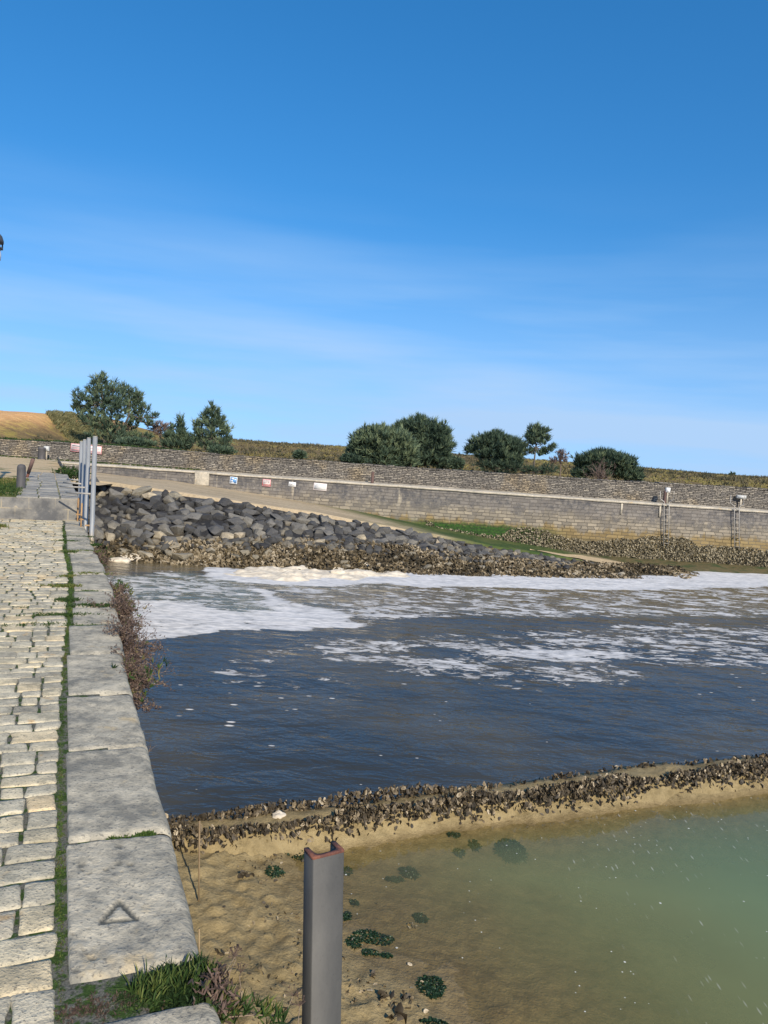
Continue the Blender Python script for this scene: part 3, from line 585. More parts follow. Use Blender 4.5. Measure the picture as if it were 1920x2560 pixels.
# riprap boulders, every one its own object
def rock_mesh(seed, jag=0.0):
    r = random.Random(seed); bm = bmesh.new()
    for _ in range(15):
        d = Vector((r.gauss(0, 1), r.gauss(0, 1), r.gauss(0, 1))).normalized(); k = r.uniform(0.78, 1.05)
        bm.verts.new(d * k)
    bmesh.ops.convex_hull(bm, input=bm.verts[:])
    for v in [v for v in bm.verts if not v.link_faces]: bm.verts.remove(v)
    bmesh.ops.dissolve_limit(bm, angle_limit=0.25, verts=bm.verts[:], edges=bm.edges[:])
    bmesh.ops.bevel(bm, geom=bm.edges[:], offset=0.035, segments=1, affect='EDGES')
    bmesh.ops.triangulate(bm, faces=bm.faces[:])
    bmesh.ops.subdivide_edges(bm, edges=[e for e in bm.edges if e.calc_length() > 0.35], cuts=1, use_grid_fill=True)
    for v in bm.verts:
        n_ = float(fbm(v.co.x * 2 + seed, v.co.y * 2, v.co.z * 2)); v.co *= 1 + (0.045 + jag) * n_
    bmesh.ops.triangulate(bm, faces=bm.faces[:]); me = bpy.data.meshes.new('boulder'); bm.to_mesh(me); bm.free(); return me
RM = {'dark_rock': [], 'tan_rock': [], 'crusted_rock': []}
for k in RM:
    for i in range(9):
        me = rock_mesh(i * 7 + len(k), 0.05 if k == 'crusted_rock' else 0.0); me.materials.append(MT[k]); RM[k].append(me)
LAND = [(250, 'behind the grey poles'), (345, 'right of the grey poles'), (425, 'left of the pale block'), (500, 'below the pale block'), (585, 'below the blue sign'), (668, 'below the red speed sign'), (735, 'below the small sign'), (800, 'below the wide notice'), (865, 'left of the ledge bollard'), (930, 'below the ledge bollard'), (1010, 'where slipway algae starts'), (1100, 'beside the mid slipway algae'), (1200, 'beside the lower slipway'), (1320, 'near the slipway toe'), (1440, 'at the bank tip')]
recs = []
def put_rock(x, t, size, kind, flat=1.0):
    y = float(bank_base_y(x)) - 0.5; y = y + (float(yo(x)) + 0.1 - y) * t
    z = float(bank_z(x, t))
    if t > 0.5: z -= 0.12
    o = bpy.data.objects.new('boulder', R_.choice(RM[kind])); COL.objects.link(o)
    sx, sy, sz = size * R_.uniform(0.85, 1.45), size * R_.uniform(0.75, 1.05), size * R_.uniform(0.6, 0.95) * flat
    o.scale = (sx, sy, sz); o.rotation_euler = (R_.uniform(-.45, .25), R_.uniform(-.4, .4), R_.uniform(-.7, .7))
    o.location = (x, y, z + sz * 0.30)
    px, py = project([(x, y, z)]); recs.append([o, float(px[0]), t, kind, sx, sx / sz])
placed = []
def try_rock(x, t, size, kind, k=0.8, flat=1.0):
    L = float(yo(x) - bank_base_y(x)) + .6
    for (a, b, r) in placed:
        if math.hypot(a - x, (b - t) * L * 1.25) < k * (r + size): return False
    placed.append((x, t, size)); put_rock(x, t, size, kind, flat); return True
def tlow(x): return float(np.interp(x, [-14, -8, -5, 0, 4, 8, 11], [0.20, 0.30, 0.42, 0.52, 0.56, 0.62, 0.7]))
cnt = 0
for k in range(9000):
    x = R_.uniform(-13.2, 8.2); tl = tlow(x); t = R_.uniform(tl, 0.985); smax = float(np.interp(x, [-13, -6, 0, 5, 8], [0.38, 0.38, 0.33, 0.27, 0.23]))
    size = smax * (R_.uniform(0.75, 1.0) if k < 2500 else R_.uniform(0.6, 0.85))
    pale = R_.random() < (0.03 + 0.35 * (t > 0.9) * (x < -9) + 0.25 * (t < tl + 0.12))
    if try_rock(x, t, size, 'tan_rock' if pale else 'dark_rock', 0.60): cnt += 1
    if cnt >= 240: break
for k in range(2500):
    x = R_.uniform(-13, -3.5) if k % 3 else R_.uniform(-3.5, 10.5); t = R_.uniform(0.12, tlow(x) + 0.06)
    if try_rock(x, t, R_.uniform(0.2, 0.42) if x < -5 else R_.uniform(0.14, 0.24), 'crusted_rock', 0.85, 0.8): cnt += 1
    if cnt >= 298: break
from collections import defaultdict
cls = defaultdict(list)
for o, px, t, kind, sz, asp in recs:
    lm = min(LAND, key=lambda a: abs(a[0] - px))[1]
    row = 'top row' if t > 0.87 else 'upper rows' if t > 0.68 else 'middle rows' if t > 0.5 else 'lower rows' if t > 0.3 else 'foot of the bank'
    shp = 'long flat' if asp > 2.1 else 'blocky' if asp < 1.35 else 'angular'
    colr = {'dark_rock': 'dark grey', 'tan_rock': 'tan', 'crusted_rock': 'oyster crusted'}[kind]
    big = 'big ' if sz > 0.4 else 'small ' if sz < 0.25 else ''
    cls[f'{big}{shp} {colr} boulder, {row}, {lm}'.replace('foot of the bank,', 'at bank foot,')].append((px, o))
for lab, L in cls.items():
    L.sort(key=lambda a: a[0]); n_ = len(L)
    for i, (px, o) in enumerate(L):
        suf = '' if n_ == 1 else ', leftmost such' if i == 0 else ', rightmost such' if i == n_ - 1 else ', between two such' 
        tag(o, lab + suf, 'boulder', 'boulders of the riprap bank')

# gaps filled by many smaller stones: one mass
fb = MB(); FR = [np.array([v.co[:] for v in me.vertices]) for me in RM['dark_rock']]; FF = [[tuple(p.vertices) for p in me.polygons] for me in RM['dark_rock']]
for k in range(2600):
    x = R_.uniform(-13.2, 10.5); tl = tlow(x); t = R_.uniform(max(.12, tl - .12), 0.985); L = float(yo(x) - bank_base_y(x)) + .6; sz = R_.uniform(.10, .25) * (1 if x < 0 else .75)
    if any(math.hypot(a - x, (b - t) * L * 1.25) < .80 * r + .35 * sz for (a, b, r) in placed): continue
    if R_.random() < .6: placed.append((x, t, sz * .55))
    y = float(bank_base_y(x)) - 0.5; y = y + (float(yo(x)) + 0.1 - y) * t; z = float(bank_z(x, t)) - (.1 if t > .5 else 0)
    i = R_.randrange(len(FR)); M_ = np.array(Matrix.Rotation(R_.uniform(0, 6), 3, 'Z') @ Matrix.Rotation(R_.uniform(0, 6), 3, 'X')) @ np.diag((sz * R_.uniform(.9, 1.4), sz, sz * .8)); fb.add(FR[i] @ M_.T + np.array((x, y, z + sz * .3)), np.array(FF[i]), R_.random())
tag(fb.build('small_stones', MT['filler_rock']), 'small dark stones filling the gaps between the boulders', 'stones', None, 'stuff')
# ---- shells helper: many small cupped shells
def shells(C, U, Wd, Nn, L, mb_var):
    """C centres (K,3); U length axis, Wd width axis, Nn normal; L length."""
    an = np.linspace(0, 2 * math.pi, 8)[:-1]
    ru = np.cos(an) * np.where(np.cos(an) < 0, 0.55, 0.5); rw = np.sin(an) * 0.32 * (1 - 0.35 * np.cos(an))
    K = len(C); L = np.asarray(L)[:, None, None]
    rim = C[:, None] + L * (ru[None, :, None] * U[:, None] + rw[None, :, None] * Wd[:, None] + (0.10 * rng.standard_normal((K, 7, 1))) * Nn[:, None])
    cen = (C + L[:, 0] * 0.16 * Nn)[:, None]
    V = np.concatenate([rim, cen], 1).reshape(-1, 3); b = (np.arange(K) * 8)[:, None, None]
    f = np.array([(i, (i + 1) % 7, 7) for i in range(7)])[None] + b
    var = np.repeat(mb_var, 8) + np.tile(np.array([0.1] * 7 + [-0.15]), K)
    return V, f.reshape(-1, 3), np.clip(var, 0, 1)
def rand_frames(K, up, spread):
    U = unit(np.asarray(up) + spread * rng.standard_normal((K, 3))); A = unit(rng.standard_normal((K, 3))); Wd = unit(np.cross(U, A)); Nn = np.cross(U, Wd); return U, Wd, Nn

# rubble and shells on the low bank: one mass
K = 30000
x = rng.uniform(-13, 13.3, K); tt = rng.uniform(0.02, 1.0, K); tl = np.interp(x, [-14, -8, -5, 0, 4, 8, 9, 11], [0.14, 0.30, 0.48, 0.58, 0.62, 0.72, 0.96, 1.0]); ok = tt < tl; x, tt = x[ok], tt[ok]
y = bank_base_y(x) - 0.5; y = y + (yo(x) + 0.1 - y) * tt; z = bank_z(x, tt) + 0.1 * fbm(x * 1.1, y * 1.1, 7) + rng.uniform(0.0, 0.1, len(x))
ok = z > ZW - 0.03; C = np.stack([x, y, z], 1)[ok]; U, Wd, Nn = rand_frames(len(C), (0, -0.3, 0.6), 0.7)
V, F_, va = shells(C, U, Wd, Nn, rng.uniform(0.08, 0.21, len(C)), np.clip(0.50 + 0.35 * fbm(C[:, 0] * .8, C[:, 1] * .8) + 0.28 * rng.standard_normal(len(C)), 0, .95))
tag(build('oyster_rubble', V, F_, MT['crust'], attrs={'var': va}), 'brown oyster crusted rubble along the waterline of the bank', 'rubble', None, 'stuff')

# far harbour wall
hw = root('harbour_wall', (-4, YW, ZW), 'long grey ashlar harbour wall with pale ledge, beyond the slipway', 'wall')
gx = np.arange(-46, 70.1, 0.5); gz = np.linspace(-3.2, -0.075, 14); X, Z = np.meshgrid(gx, gz, indexing='ij')
build('wall_face', np.stack([X, np.full_like(X, YW) + 0.02 * vnoise(X * .8, Z * 2), Z], -1).reshape(-1, 3), grid_faces(len(gx), len(gz))[:, ::-1], MT['harbour_wall_stone'], hw)
gx = np.arange(-46, 70.1, 0.2); prof = [(0.05, -0.085), (-0.05, -0.08), (-0.055, -0.01), (-0.03, 0.012), (0.3, 0.015), (1.25, 0.03)]
V = np.array([[(a, YW + p + 0.012 * float(vnoise(a * 1.7, k, 3.)), h_ + 0.014 * float(vnoise(a * 1.3, k, 1.))) for k, (p, h_) in enumerate(prof)] for a in gx]).reshape(-1, 3)
build('ledge_coping', V, grid_faces(len(gx), len(prof)), MT['pale_stone'], hw)
# repaired pale block on the face
a0, a1 = AT(488, 1184, YW), AT(522, 1216, YW)
MB().box((a0[0], YW - 0.09, -0.62), (a1[0], YW + .1, 0.022), bev=0.015).build('pale_block', MT['pale_stone'], hw)
for px in (1555, 1652): 
    a0 = AT(px, 1255, YW); MB().box((a0[0] - .045, YW - 0.032, -0.62), (a0[0] + .045, YW, -0.09)).build('mortar_streak', MT['pale_stone'], hw)
K = 26000; x = rng.uniform(2.0, 34, K); z = rng.uniform(ZW - 0.05, -1.5, K); ok = z < -1.70 + 0.3 * fbm(x * .6, z * .6, 3) - 0.0 * x
ok &= z > np.interp(x, [2, 9.1, 60], [-2.0, -2.8, -2.8]); x, z = x[ok], z[ok]
C = np.stack([x, YW - rng.uniform(0, .07, len(x)), z], 1); U, Wd, Nn = rand_frames(len(C), (0, -0.6, 0.3), 0.7)
V, F_, va = shells(C, U, Wd, Nn, rng.uniform(0.055, 0.125, len(C)), np.clip(0.74 + 0.22 * rng.standard_normal(len(C)), 0, .9))
tag(build('oyster_crust', V, F_, MT['wall_crust'], hw, attrs={'var': va}), 'thick oyster growth on the foot of the wall', None, None, 'stuff')

# upper rubble wall
YR = YW + 1.2
rw_ = root('rubble_wall', (-4, YR, 0), 'low dark rubble stone wall running along the ledge, trees behind', 'wall')
gx = np.arange(-46, 70.1, 0.22); gz = np.linspace(-0.02, 1, 12); X, T = np.meshgrid(gx, gz, indexing='ij')
topz = lambda x: np.interp(x, [-46, -18, -14, -8, 0, 10, 18, 70], [0.82, 0.84, 0.895, 0.84, 0.855, 0.89, 1.02, 1.02])
Z = topz(X) * T; Yg = YR + 0.03 * fbm(X * 2.2, Z * 5) + 0.0 * X
n0 = X.size; front = np.stack([X, Yg, Z], -1).reshape(-1, 3)
cap = np.stack([X[:, :2], np.stack([Yg[:, -1], Yg[:, -1] + 0.6], 1), np.stack([Z[:, -1], Z[:, -1] - 0.02], 1)], -1).reshape(-1, 3)
build('wall_face', front, grid_faces(len(gx), len(gz))[:, ::-1], MT['rubble_stone'], rw_)
cs = MB(); xx = -46.0
while xx < 70:
    l_ = R_.uniform(0.3, 0.75); h_ = R_.uniform(0.015, 0.05); z0 = float(topz(xx + l_ / 2))
    cs.box((xx, YR - R_.uniform(0.01, 0.05), z0 - 0.045), (xx + l_ - R_.uniform(0.015, 0.05), YR + 0.6, z0 + h_), bev=0.012); xx += l_
cs.build('capping', MT['rubble_stone'], rw_)

# low pale ledge stones at far left, and block benches
for (pa, pb, yd, dz, lab) in [((105, 1163), (150, 1170), 34.6, .16, 'long pale stone block beside the path, left of the pair'), ((152, 1166), (189, 1174), 34.6, .17, 'long pale stone block beside the path, right of the pair')]:
    A, B = AT(*pa, yd), AT(*pb, yd); mb = MB().box((A[0], yd, -0.08), (B[0], yd + .4, B[2] + .18), bev=0.03)
    tag(mb.build('stone_block', MT['pale_stone'], loc=((A[0] + B[0]) / 2, yd, -0.08)), lab, 'stone block', 'pale stone blocks on the far quay')

# ------------------------------------------------------------------ things on the far wall
def sign(name, px0, py0, px1, py1, yw, face, border, label, rows, text=None):
    a, b = AT(px0, (py0 + py1) / 2, yw), AT(px1, (py0 + py1) / 2, yw); c_ = AT((px0 + px1) / 2, (py0 + py1) / 2, yw)
    h_ = abs(AT((px0 + px1) / 2, py0, yw)[2] - AT((px0 + px1) / 2, py1, yw)[2]); w_ = b[0] - a[0]; y0 = yw - 0.04
    tl = math.radians(-2.0)
    M = frame((c_[0], y0, c_[2]), (math.cos(tl), 0, math.sin(tl)), (0, 1, 0), (-math.sin(tl), 0, math.cos(tl)))
    r = root(name, (c_[0], y0, c_[2]), label, 'sign', 'signs on the harbour wall')
    MB().box((-w_ / 2, 0, -h_ / 2), (w_ / 2, 0.02, h_ / 2), M, bev=0.006).build('panel', MT[border], r)
    MB().box((-w_ / 2 + .025, -0.004, -h_ / 2 + .025), (w_ / 2 - .025, 0.0, h_ / 2 - .025), M).build('face', MT[face], r)
    for (u0, v0, u1, v1, mt) in rows:
        MB().box((u0 * w_, -0.008, v0 * h_), (u1 * w_, -0.0042, v1 * h_), M).build('print', MT[mt], r)
    for (s_, u, v, size, mt) in (text or []):
        cu = bpy.data.curves.new('lettering', 'FONT'); cu.body = s_; cu.size = size * h_; cu.align_x = 'CENTER'; cu.align_y = 'CENTER'; cu.extrude = 0.002; cu.materials.append(MT[mt])
        tmp = bpy.data.objects.new('tmp', cu); COL.objects.link(tmp); bpy.context.view_layer.update()
        me_ = bpy.data.meshes.new_from_object(tmp.evaluated_get(bpy.context.evaluated_depsgraph_get())); bpy.data.objects.remove(tmp)
        o = bpy.data.objects.new('lettering', me_); COL.objects.link(o); o.parent = r; o.location = (u * w_, -0.011, v * h_); o.rotation_euler = (math.pi / 2, -tl, 0)
    return r
sign('pictogram_sign', 575, 1192, 593.5, 1209.5, YW, 'sign_blue', 'sign_white', 'blue pictogram sign with white border, leftmost on the harbour wall', [(-.3, .12, .05, .3, 'sign_white'), (.1, .05, .34, .22, 'sign_white'), (-.32, -.2, -.08, -.02, 'sign_white'), (-.35, -.4, .08, -.28, 'sign_white'), (.18, -.38, .3, -.12, 'sign_ink')])
sign('speed_limit_sign', 656.5, 1198, 677, 1216, YW, 'sign_pinkish', 'sign_faded_red', 'white sign reading 3 noeuds in red letters with pink border', [], [('VITESSE', 0, .30, .25, 'sign_ink'), ('LIMITEE', 0, .08, .25, 'sign_ink'), ('3 nœuds', 0, -.25, .36, 'sign_red')])
sign('small_sign', 722, 1205, 740, 1216, YW, 'sign_white', 'sign_white', 'smallest plain white sign with a short dark mark, on the harbour wall', [(-.12, -.1, -.05, .1, 'sign_ink'), (-.02, -.12, .2, .02, 'box_grey')])
sign('notice_sign', 784, 1208, 817, 1226, YW, 'sign_white', 'sign_pinkish', 'wide white notice with lines of small print, rightmost on the harbour wall', [(-.3, .24, .32, .28, 'box_grey'), (-.4, .08, .4, .12, 'box_grey'), (-.4, -.06, .36, -.02, 'box_grey'), (-.36, -.2, .1, -.16, 'box_grey')])
sign('warning_sign', 177.5, 1112, 255, 1132, YR - .03, 'sign_pinkish', 'sign_faded_red', 'long pale pink warning sign on the rubble wall behind the poles', [(-.45, .18, -.1, .28, 'sign_ink'), (-.45, .0, .1, .06, 'sign_faded_red'), (-.45, -.3, -.05, -.2, 'sign_faded_red'), (.05, .1, .42, .16, 'sign_faded_red'), (.1, -.3, .45, -.22, 'sign_faded_red')])

def ledge_bollard(px, pyb, pyt, wpx, yd, label, lean=0.0):
    b = AT(px, pyb, yd); t_ = AT(px, pyt, yd); h_ = t_[2] - b[2]; r = wpx / FPX * yd / 2; b[2] = 0.03
    mb = MB().lathe(b, [(r * 1.05, -.03), (r * 1.05, .04), (r, .06), (r, h_ - .08), (r * 1.08, h_ - .06), (r * 1.08, h_ - .02), (r * .8, h_ + .01)], 16)
    return tag(mb.build('bollard', MT['iron_brown' if wpx < 10 else 'iron_dark'], smooth=False, loc=b), label, 'bollard', 'iron bollards along the far ledge')
ledge_bollard(930.5, 1207, 1180, 7.5, YW + .5, 'rusty brown iron bollard standing alone on the far ledge')
ledge_bollard(1661, 1251, 1220, 7.5, YW + .5, 'dark iron bollard with a white box beside it, above the left ladder')
ledge_bollard(104, 1147, 1117, 18, YW + .4, 'wide dark iron bollard on the far left ledge next to a grey box')
def wall_box(px0, py0, px1, py1, yd, mt, label):
    a, b = AT(px0, py0, yd), AT(px1, py1, yd); r = root('utility_box', ((a[0] + b[0]) / 2, yd, 0.02), label, 'box')
    MB().box((a[0], yd - .14, b[2]), (b[0], yd, a[2]), bev=.015).build('case', MT[mt], r)
    MB().box((a[0] + .02, yd - .15, b[2] + .02), (b[0] - .02, yd - .141, a[2] - .02)).build('door', MT[mt], r)
    xm = (a[0] + b[0]) / 2; MB().box((xm - .03, yd - .1, 0.0), (xm + .03, yd - .04, b[2])).build('stand', MT['pale_stone'], r)
wall_box(112.5, 1115, 124.5, 1128, YW + .6, 'box_grey', 'light grey electrical box on a stand beside the wide bollard')
wall_box(1663.5, 1218.5, 1673, 1231, YW + .55, 'box_white', 'small white box right behind the bollard by the left ladder')
wall_box(1840.5, 1237, 1862.5, 1247, YW + 1.1, 'box_grey', 'flat grey panel box on the rubble wall above the right ladder')
def ladder(pts, label):
    """pts: left rail top/bottom px, right rail top/bottom px, handholds."""
    (lt, lb, rt, rb, ht) = pts; y0 = YW - 0.16
    A, B, C_, D_ = AT(*lt, y0), AT(*lb, y0), AT(*rt, y0), AT(*rb, y0)
    r = root('ladder', (A + C_) / 2 * np.array((1, 1, 0)) + np.array((0, 0, B[2])), label, 'ladder', 'ladders on the far wall')
    sgn = (-1, 1)
    for (T_, Bt, s_) in ((A, B, -1), (C_, D_, 1)):
        hh = T_ + np.array((s_ * .2, 0.02, 0.16)); top = hh + np.array((0.0, 0.02, ht))
        MB().tube([Bt, T_, T_ + np.array((0, 0, .03)), hh, top], 0.021, 8).build('rail', MT['galvanised'], r)
    n_ = 9
    for i in range(n_):
        k = (i + .5) / n_; P0, P1 = A + (B - A) * k, C_ + (D_ - C_) * k
        MB().tube([P0, P1], 0.010, 6).build('rung', MT['galvanised'], r)
    for k in (.08, .75):
        for P0 in (A + (B - A) * k, C_ + (D_ - C_) * k): MB().box(P0 - (.02, 0, .02), P0 + (.02, .17, .02)).build('bracket', MT['galvanised'], r)
ladder(((1660.3, 1256), (1659, 1364), (1673, 1256), (1671, 1365), 0.36), 'pale metal ladder below the dark bollard on the far wall')
ladder(((1836, 1267), (1836.3, 1371), (1848, 1268), (1848, 1372), 0.38), 'pale metal ladder nearest the right edge, below the grey panel')

# ------------------------------------------------------------------ near quay
qw = root('quay_wall', Q(5, 0, ZM), 'stone quay wall with big worn coping stones and a carved triangle', 'wall')
gs = np.arange(-6, 30.1, 0.4); gz = np.linspace(-4.2, -0.3, 10); S_, Z = np.meshgrid(gs, gz, indexing='ij')
build('wall_face', Q(S_, -0.02 + bulge(S_) + 0.015 * vnoise(S_ * 1.5, Z * 3), Z).reshape(-1, 3), grid_faces(len(gs), len(gz)), MT['quay_face_stone'], qw)
SJ = [-3.9, -2.95, -2.05, -1.1, -0.16]
SJ2 = [0.0, 0.83, 1.75, 2.62, 3.53, 4.41, 5.09, 5.86, 6.79, 7.6, 8.35, 9.1, 9.9, 10.7, 11.5, 12.2]
tri = [G(298.2, 2257, 0.0), G(252.5, 2311, 0.0), G(340, 2299.5, 0.0)]
pits = [(220, 2184, .012), (200, 2165, .02), (297, 2163, .02), (324, 2166, .016), (262, 2177, .012), (284, 2172, .01), (305, 2184, .01), (298, 2119, .018), (208, 2177, .01), (190, 2430, .008), (168, 2480, .014), (195, 2490, .01), (225, 2330, .007), (208, 2378, .007), (230, 2400, .008), (180, 2340, .006), (390, 2290, .008)]
pitw = [(G(a, b, 0.0), r) for a, b, r in pits]
def cope(s0, s1):
    fine_ = s0 < 2.7 and s1 > -0.5
    ds = 0.009 if (0 <= s0 < 0.8) else 0.02 if fine_ else 0.04
    g_ = 0.008; wdt = float(cop_w((s0 + s1) / 2)) - g_
    ss = np.arange(s0 + g_, s1 - g_, ds); ss = np.append(ss, s1 - g_); tc = float(bulge((s0 + s1) / 2)) + R_.uniform(-.006, .012)
    rad = 0.045; pr = [(-wdt, -0.10), (-wdt, -0.02)]
    nt = max(8, int((wdt - rad) / ds)); pr += [(-wdt + 0.006 + (wdt - rad - 0.006) * k / nt, 0.0) for k in range(nt + 1)]
    pr += [(-rad + rad * math.sin(a), -rad + rad * math.cos(a)) for a in np.linspace(0.15, math.pi / 2, 9)]
    pr += [(0.0, z_) for z_ in np.linspace(-0.07, -0.36, 12)]
    pr = np.array(pr); S_, K_ = np.meshgrid(ss, np.arange(len(pr)), indexing='ij'); T_ = pr[K_, 0] + tc + 0.004 + 0.020 * np.clip(1 + pr[K_, 0] / wdt, 0, 1); Z_ = pr[K_, 1].copy()
    e = np.minimum(S_ - s0 - g_, s1 - g_ - S_); rnd = 0.018 * (1 - np.clip(e / 0.03, 0, 1)) ** 2
    top = (pr[K_, 1] > -0.06)
    tilt = R_.uniform(-.004, .006)
    Z_ = Z_ + tilt - rnd * top + top * (0.004 * fbm(S_ * 7, T_ * 7, 2) + 0.0025 * fbm(S_ * 30, T_ * 30, 1)) 
    T_ = T_ + (pr[K_, 0] > -.1) * sstep(-.02, -.12, pr[K_, 1]) * 0.012 * fbm(S_ * 4, Z_ * 9, 4) + 0.012 * fbm(S_ * 2.3, 0.3) * sstep(-wdt * .7, -wdt * .1, pr[K_, 0])
    P_ = Q(S_, T_, Z_); dark = np.zeros(S_.shape)
    if 0 <= s0 < 0.8:
        f2 = P_.reshape(-1, 3)[:, :2]; dd = np.full(len(f2), 9.)
        for i in range(3):
            a, b = tri[i][:2], tri[(i + 1) % 3][:2]; ab = b - a; tq_ = np.clip(((f2 - a) @ ab) / (ab @ ab), 0, 1); dd = np.minimum(dd, np.hypot(*(f2 - a - tq_[:, None] * ab).T))
        dd = dd.reshape(S_.shape) + 0.002 * fbm(S_ * 60, T_ * 60)
        gr = sstep(0.0105, 0.006, dd) * top; P_[..., 2] -= 0.009 * gr; dark = np.maximum(dark, 0.95 * gr)
    for c_, r in pitw:
        d_ = np.hypot(P_[..., 0] - c_[0], P_[..., 1] - c_[1]) + 0.006 * fbm(S_ * 40, T_ * 40, 3)
        gr = sstep(r, r * .4, d_) * top; P_[..., 2] -= 0.006 * gr; dark = np.maximum(dark, 0.7 * gr)
    build('coping_stone', P_.reshape(-1, 3), grid_faces(*S_.shape)[:, ::-1], MT['coping_stone'], qw, smooth=True, attrs={'dark': dark.ravel()})
for L_ in (SJ, SJ2):
    for i in range(len(L_) - 1): cope(L_[i], L_[i + 1])

# joint bed under setts and copings
gs = np.arange(-6, 12.3, 0.1); gt = np.linspace(-3.2, -0.16, 34); S_, T_ = np.meshgrid(gs, gt, indexing='ij')
build_ = build('joint_bed', Q(S_, T_, -0.0105 + 0.003 * fbm(S_ * 6, T_ * 6)).reshape(-1, 3), grid_faces(len(gs), len(gt)), MT['joint_grit'], smooth=True); tag(build_, 'dark gravelly joints between the paving setts', None, None, 'structure')
# setts
V, F_, VA = [], [], []; nb_ = 0; N_ = 11
uu = np.array([-1, -.97, -.9, -.72, -.36, 0, .36, .72, .9, .97, 1.0]); Ug, Vg = np.meshgrid(uu, uu, indexing='ij'); gf = grid_faces(N_, N_)
s = -4.0; 
while s < 12.15:
    h_ = R_.uniform(0.105, 0.165); t = -float(cop_w(s + h_ / 2)) - R_.uniform(0.008, 0.024) + float(bulge(s)) - (0.02 if s > 4.6 and s < 9 else 0)
    while t > -2.9:
        l_ = R_.choice((0.11, 0.13, 0.15, 0.18, 0.23)) * R_.uniform(0.88, 1.1)
        a, b = (h_ - R_.uniform(0.000, 0.007)) / 2, (l_ - R_.uniform(0.002, 0.010)) / 2; ex = R_.uniform(6, 14)
        rr = (np.abs(Ug) ** ex + np.abs(Vg) ** ex) ** (1 / ex); mx = np.maximum(np.abs(Ug), np.abs(Vg)); k = np.where(rr > 1e-6, mx / np.maximum(rr, 1e-6), 1)
        k = k * 0.55 + 0.45 * np.where(rr > 1, 1 / np.maximum(rr, 1e-6), 1)
        su, tv_ = Ug * k * a, Vg * k * b; cs_, ct_ = s + h_ / 2, t - l_ / 2; ro = R_.uniform(-.03, .03)
        S1 = cs_ + su - ro * tv_; T1 = ct_ + tv_ + ro * su
        wob = 0.010 * fbm(S1 * 11, T1 * 11, 8); S1 = S1 + wob * np.sign(Ug) * (mx > .9); T1 = T1 + 0.9 * wob * np.sign(Vg) * (mx > .9)
        zt = 0.0 - 0.013 * np.clip(mx, 0, 1) ** 26 - 0.003 * mx ** 4 + 0.004 * fbm(S1 * 14, T1 * 14, 5) + R_.uniform(-.003, .003)
        V.append(Q(S1, T1, zt).reshape(-1, 3)); F_.append(gf[:, ::-1] + nb_); nb_ += N_ * N_; VA.append(np.full(N_ * N_, R_.random())); t -= l_
    s += h_
tag(build('sett_paving', np.concatenate(V), np.concatenate(F_)[:, ::-1], MT['cobble_stone'], smooth=True, attrs={'var': np.concatenate(VA)}), 'worn pale limestone setts paving the quay', None, None, 'structure')

# blades: vectorised little leaves
def blades(C, D, nb, L, Wd, spread, var, curve=0.0):
    """C (K,3) roots, D (K,3) main direction; nb blades each."""
    K = len(C); Cc = np.repeat(C, nb, 0); Dd = unit(np.repeat(D, nb, 0) + spread * rng.standard_normal((K * nb, 3)))
    Ll = np.repeat(np.broadcast_to(L, (K,)), nb) * rng.uniform(.6, 1.15, K * nb); sd = unit(np.cross(Dd, rng.standard_normal((K * nb, 3)))); w_ = np.repeat(np.broadcast_to(Wd, (K,)), nb)[:, None]
    v = np.clip(np.repeat(var, nb) + 0.12 * rng.standard_normal(K * nb), 0, 1)
    mid = Cc + Dd * (Ll * .5)[:, None]; tip = Cc + Dd * Ll[:, None] - np.array((0, 0, 1.0)) * (curve * Ll)[:, None]
    V = np.stack([Cc - sd * w_ * .4, Cc + sd * w_ * .4, mid + sd * w_ * .5, tip, mid - sd * w_ * .5], 1).reshape(-1, 3)
    b = (np.arange(K * nb) * 5)[:, None]; F = np.concatenate([np.array([[0, 1, 2, 4]]) + b]), np.concatenate([np.array([[4, 2, 3]]) + b])
    return V, list(F), np.repeat(v, 5)
def blade_obj(name, sets, mat, parent=None, loc=None):
    V, F4, F3, A = [], [], [], []; n_ = 0
    for v, (f4, f3), a in sets:
        V.append(v); F4.append(f4 + n_); F3.append(f3 + n_); A.append(a); n_ += len(v)
    return build(name, np.concatenate(V), [np.concatenate(F4), np.concatenate(F3)], mat, parent, attrs={'var': np.concatenate(A)}, loc=loc)
# moss in the long joint and between setts
K = 7600; s = rng.uniform(-0.9, 5.0, K) ** 1.0; den = 0.75 + 0.6 * fbm(s * 2.2, 3.0); ok = rng.random(K) < np.clip(den, .08, 1); s = s[ok]
t = -cop_w(s) + bulge(s) - 0.008 + rng.normal(0, .008, len(s)); mv = np.clip(0.5 + 0.35 * fbm(s * 3, t * 3) + 0.15 * rng.standard_normal(len(s)), 0, 1)
sets = [blades(Q(s, t, np.full(len(s), -0.02)), np.tile(ZU, (len(s), 1)), 4, 0.017, 0.0055, 0.7, mv)]
K = 1300; s = rng.uniform(5, 11.5, K); t = -cop_w(s) + bulge(s) - 0.02 + rng.normal(0, .016, K)
sets.append(blades(Q(s, t, np.full(K, -0.02)), np.tile(ZU, (K, 1)), 4, 0.028, 0.008, 0.8, np.clip(0.4 + .4 * fbm(s * 2, 1.0), 0, 1)))
K = 6500; s = rng.uniform(-1, 9.5, K); t = rng.uniform(-1.3, -0.42, K); ok = fbm(s * 1.1, t * 1.1, 6) > 0.22; s, t = s[ok], t[ok]
sets.append(blades(Q(s, t, np.full(len(s), -0.022)), np.tile(ZU, (len(s), 1)), 3, 0.018, 0.006, 0.8, np.full(len(s), .4)))
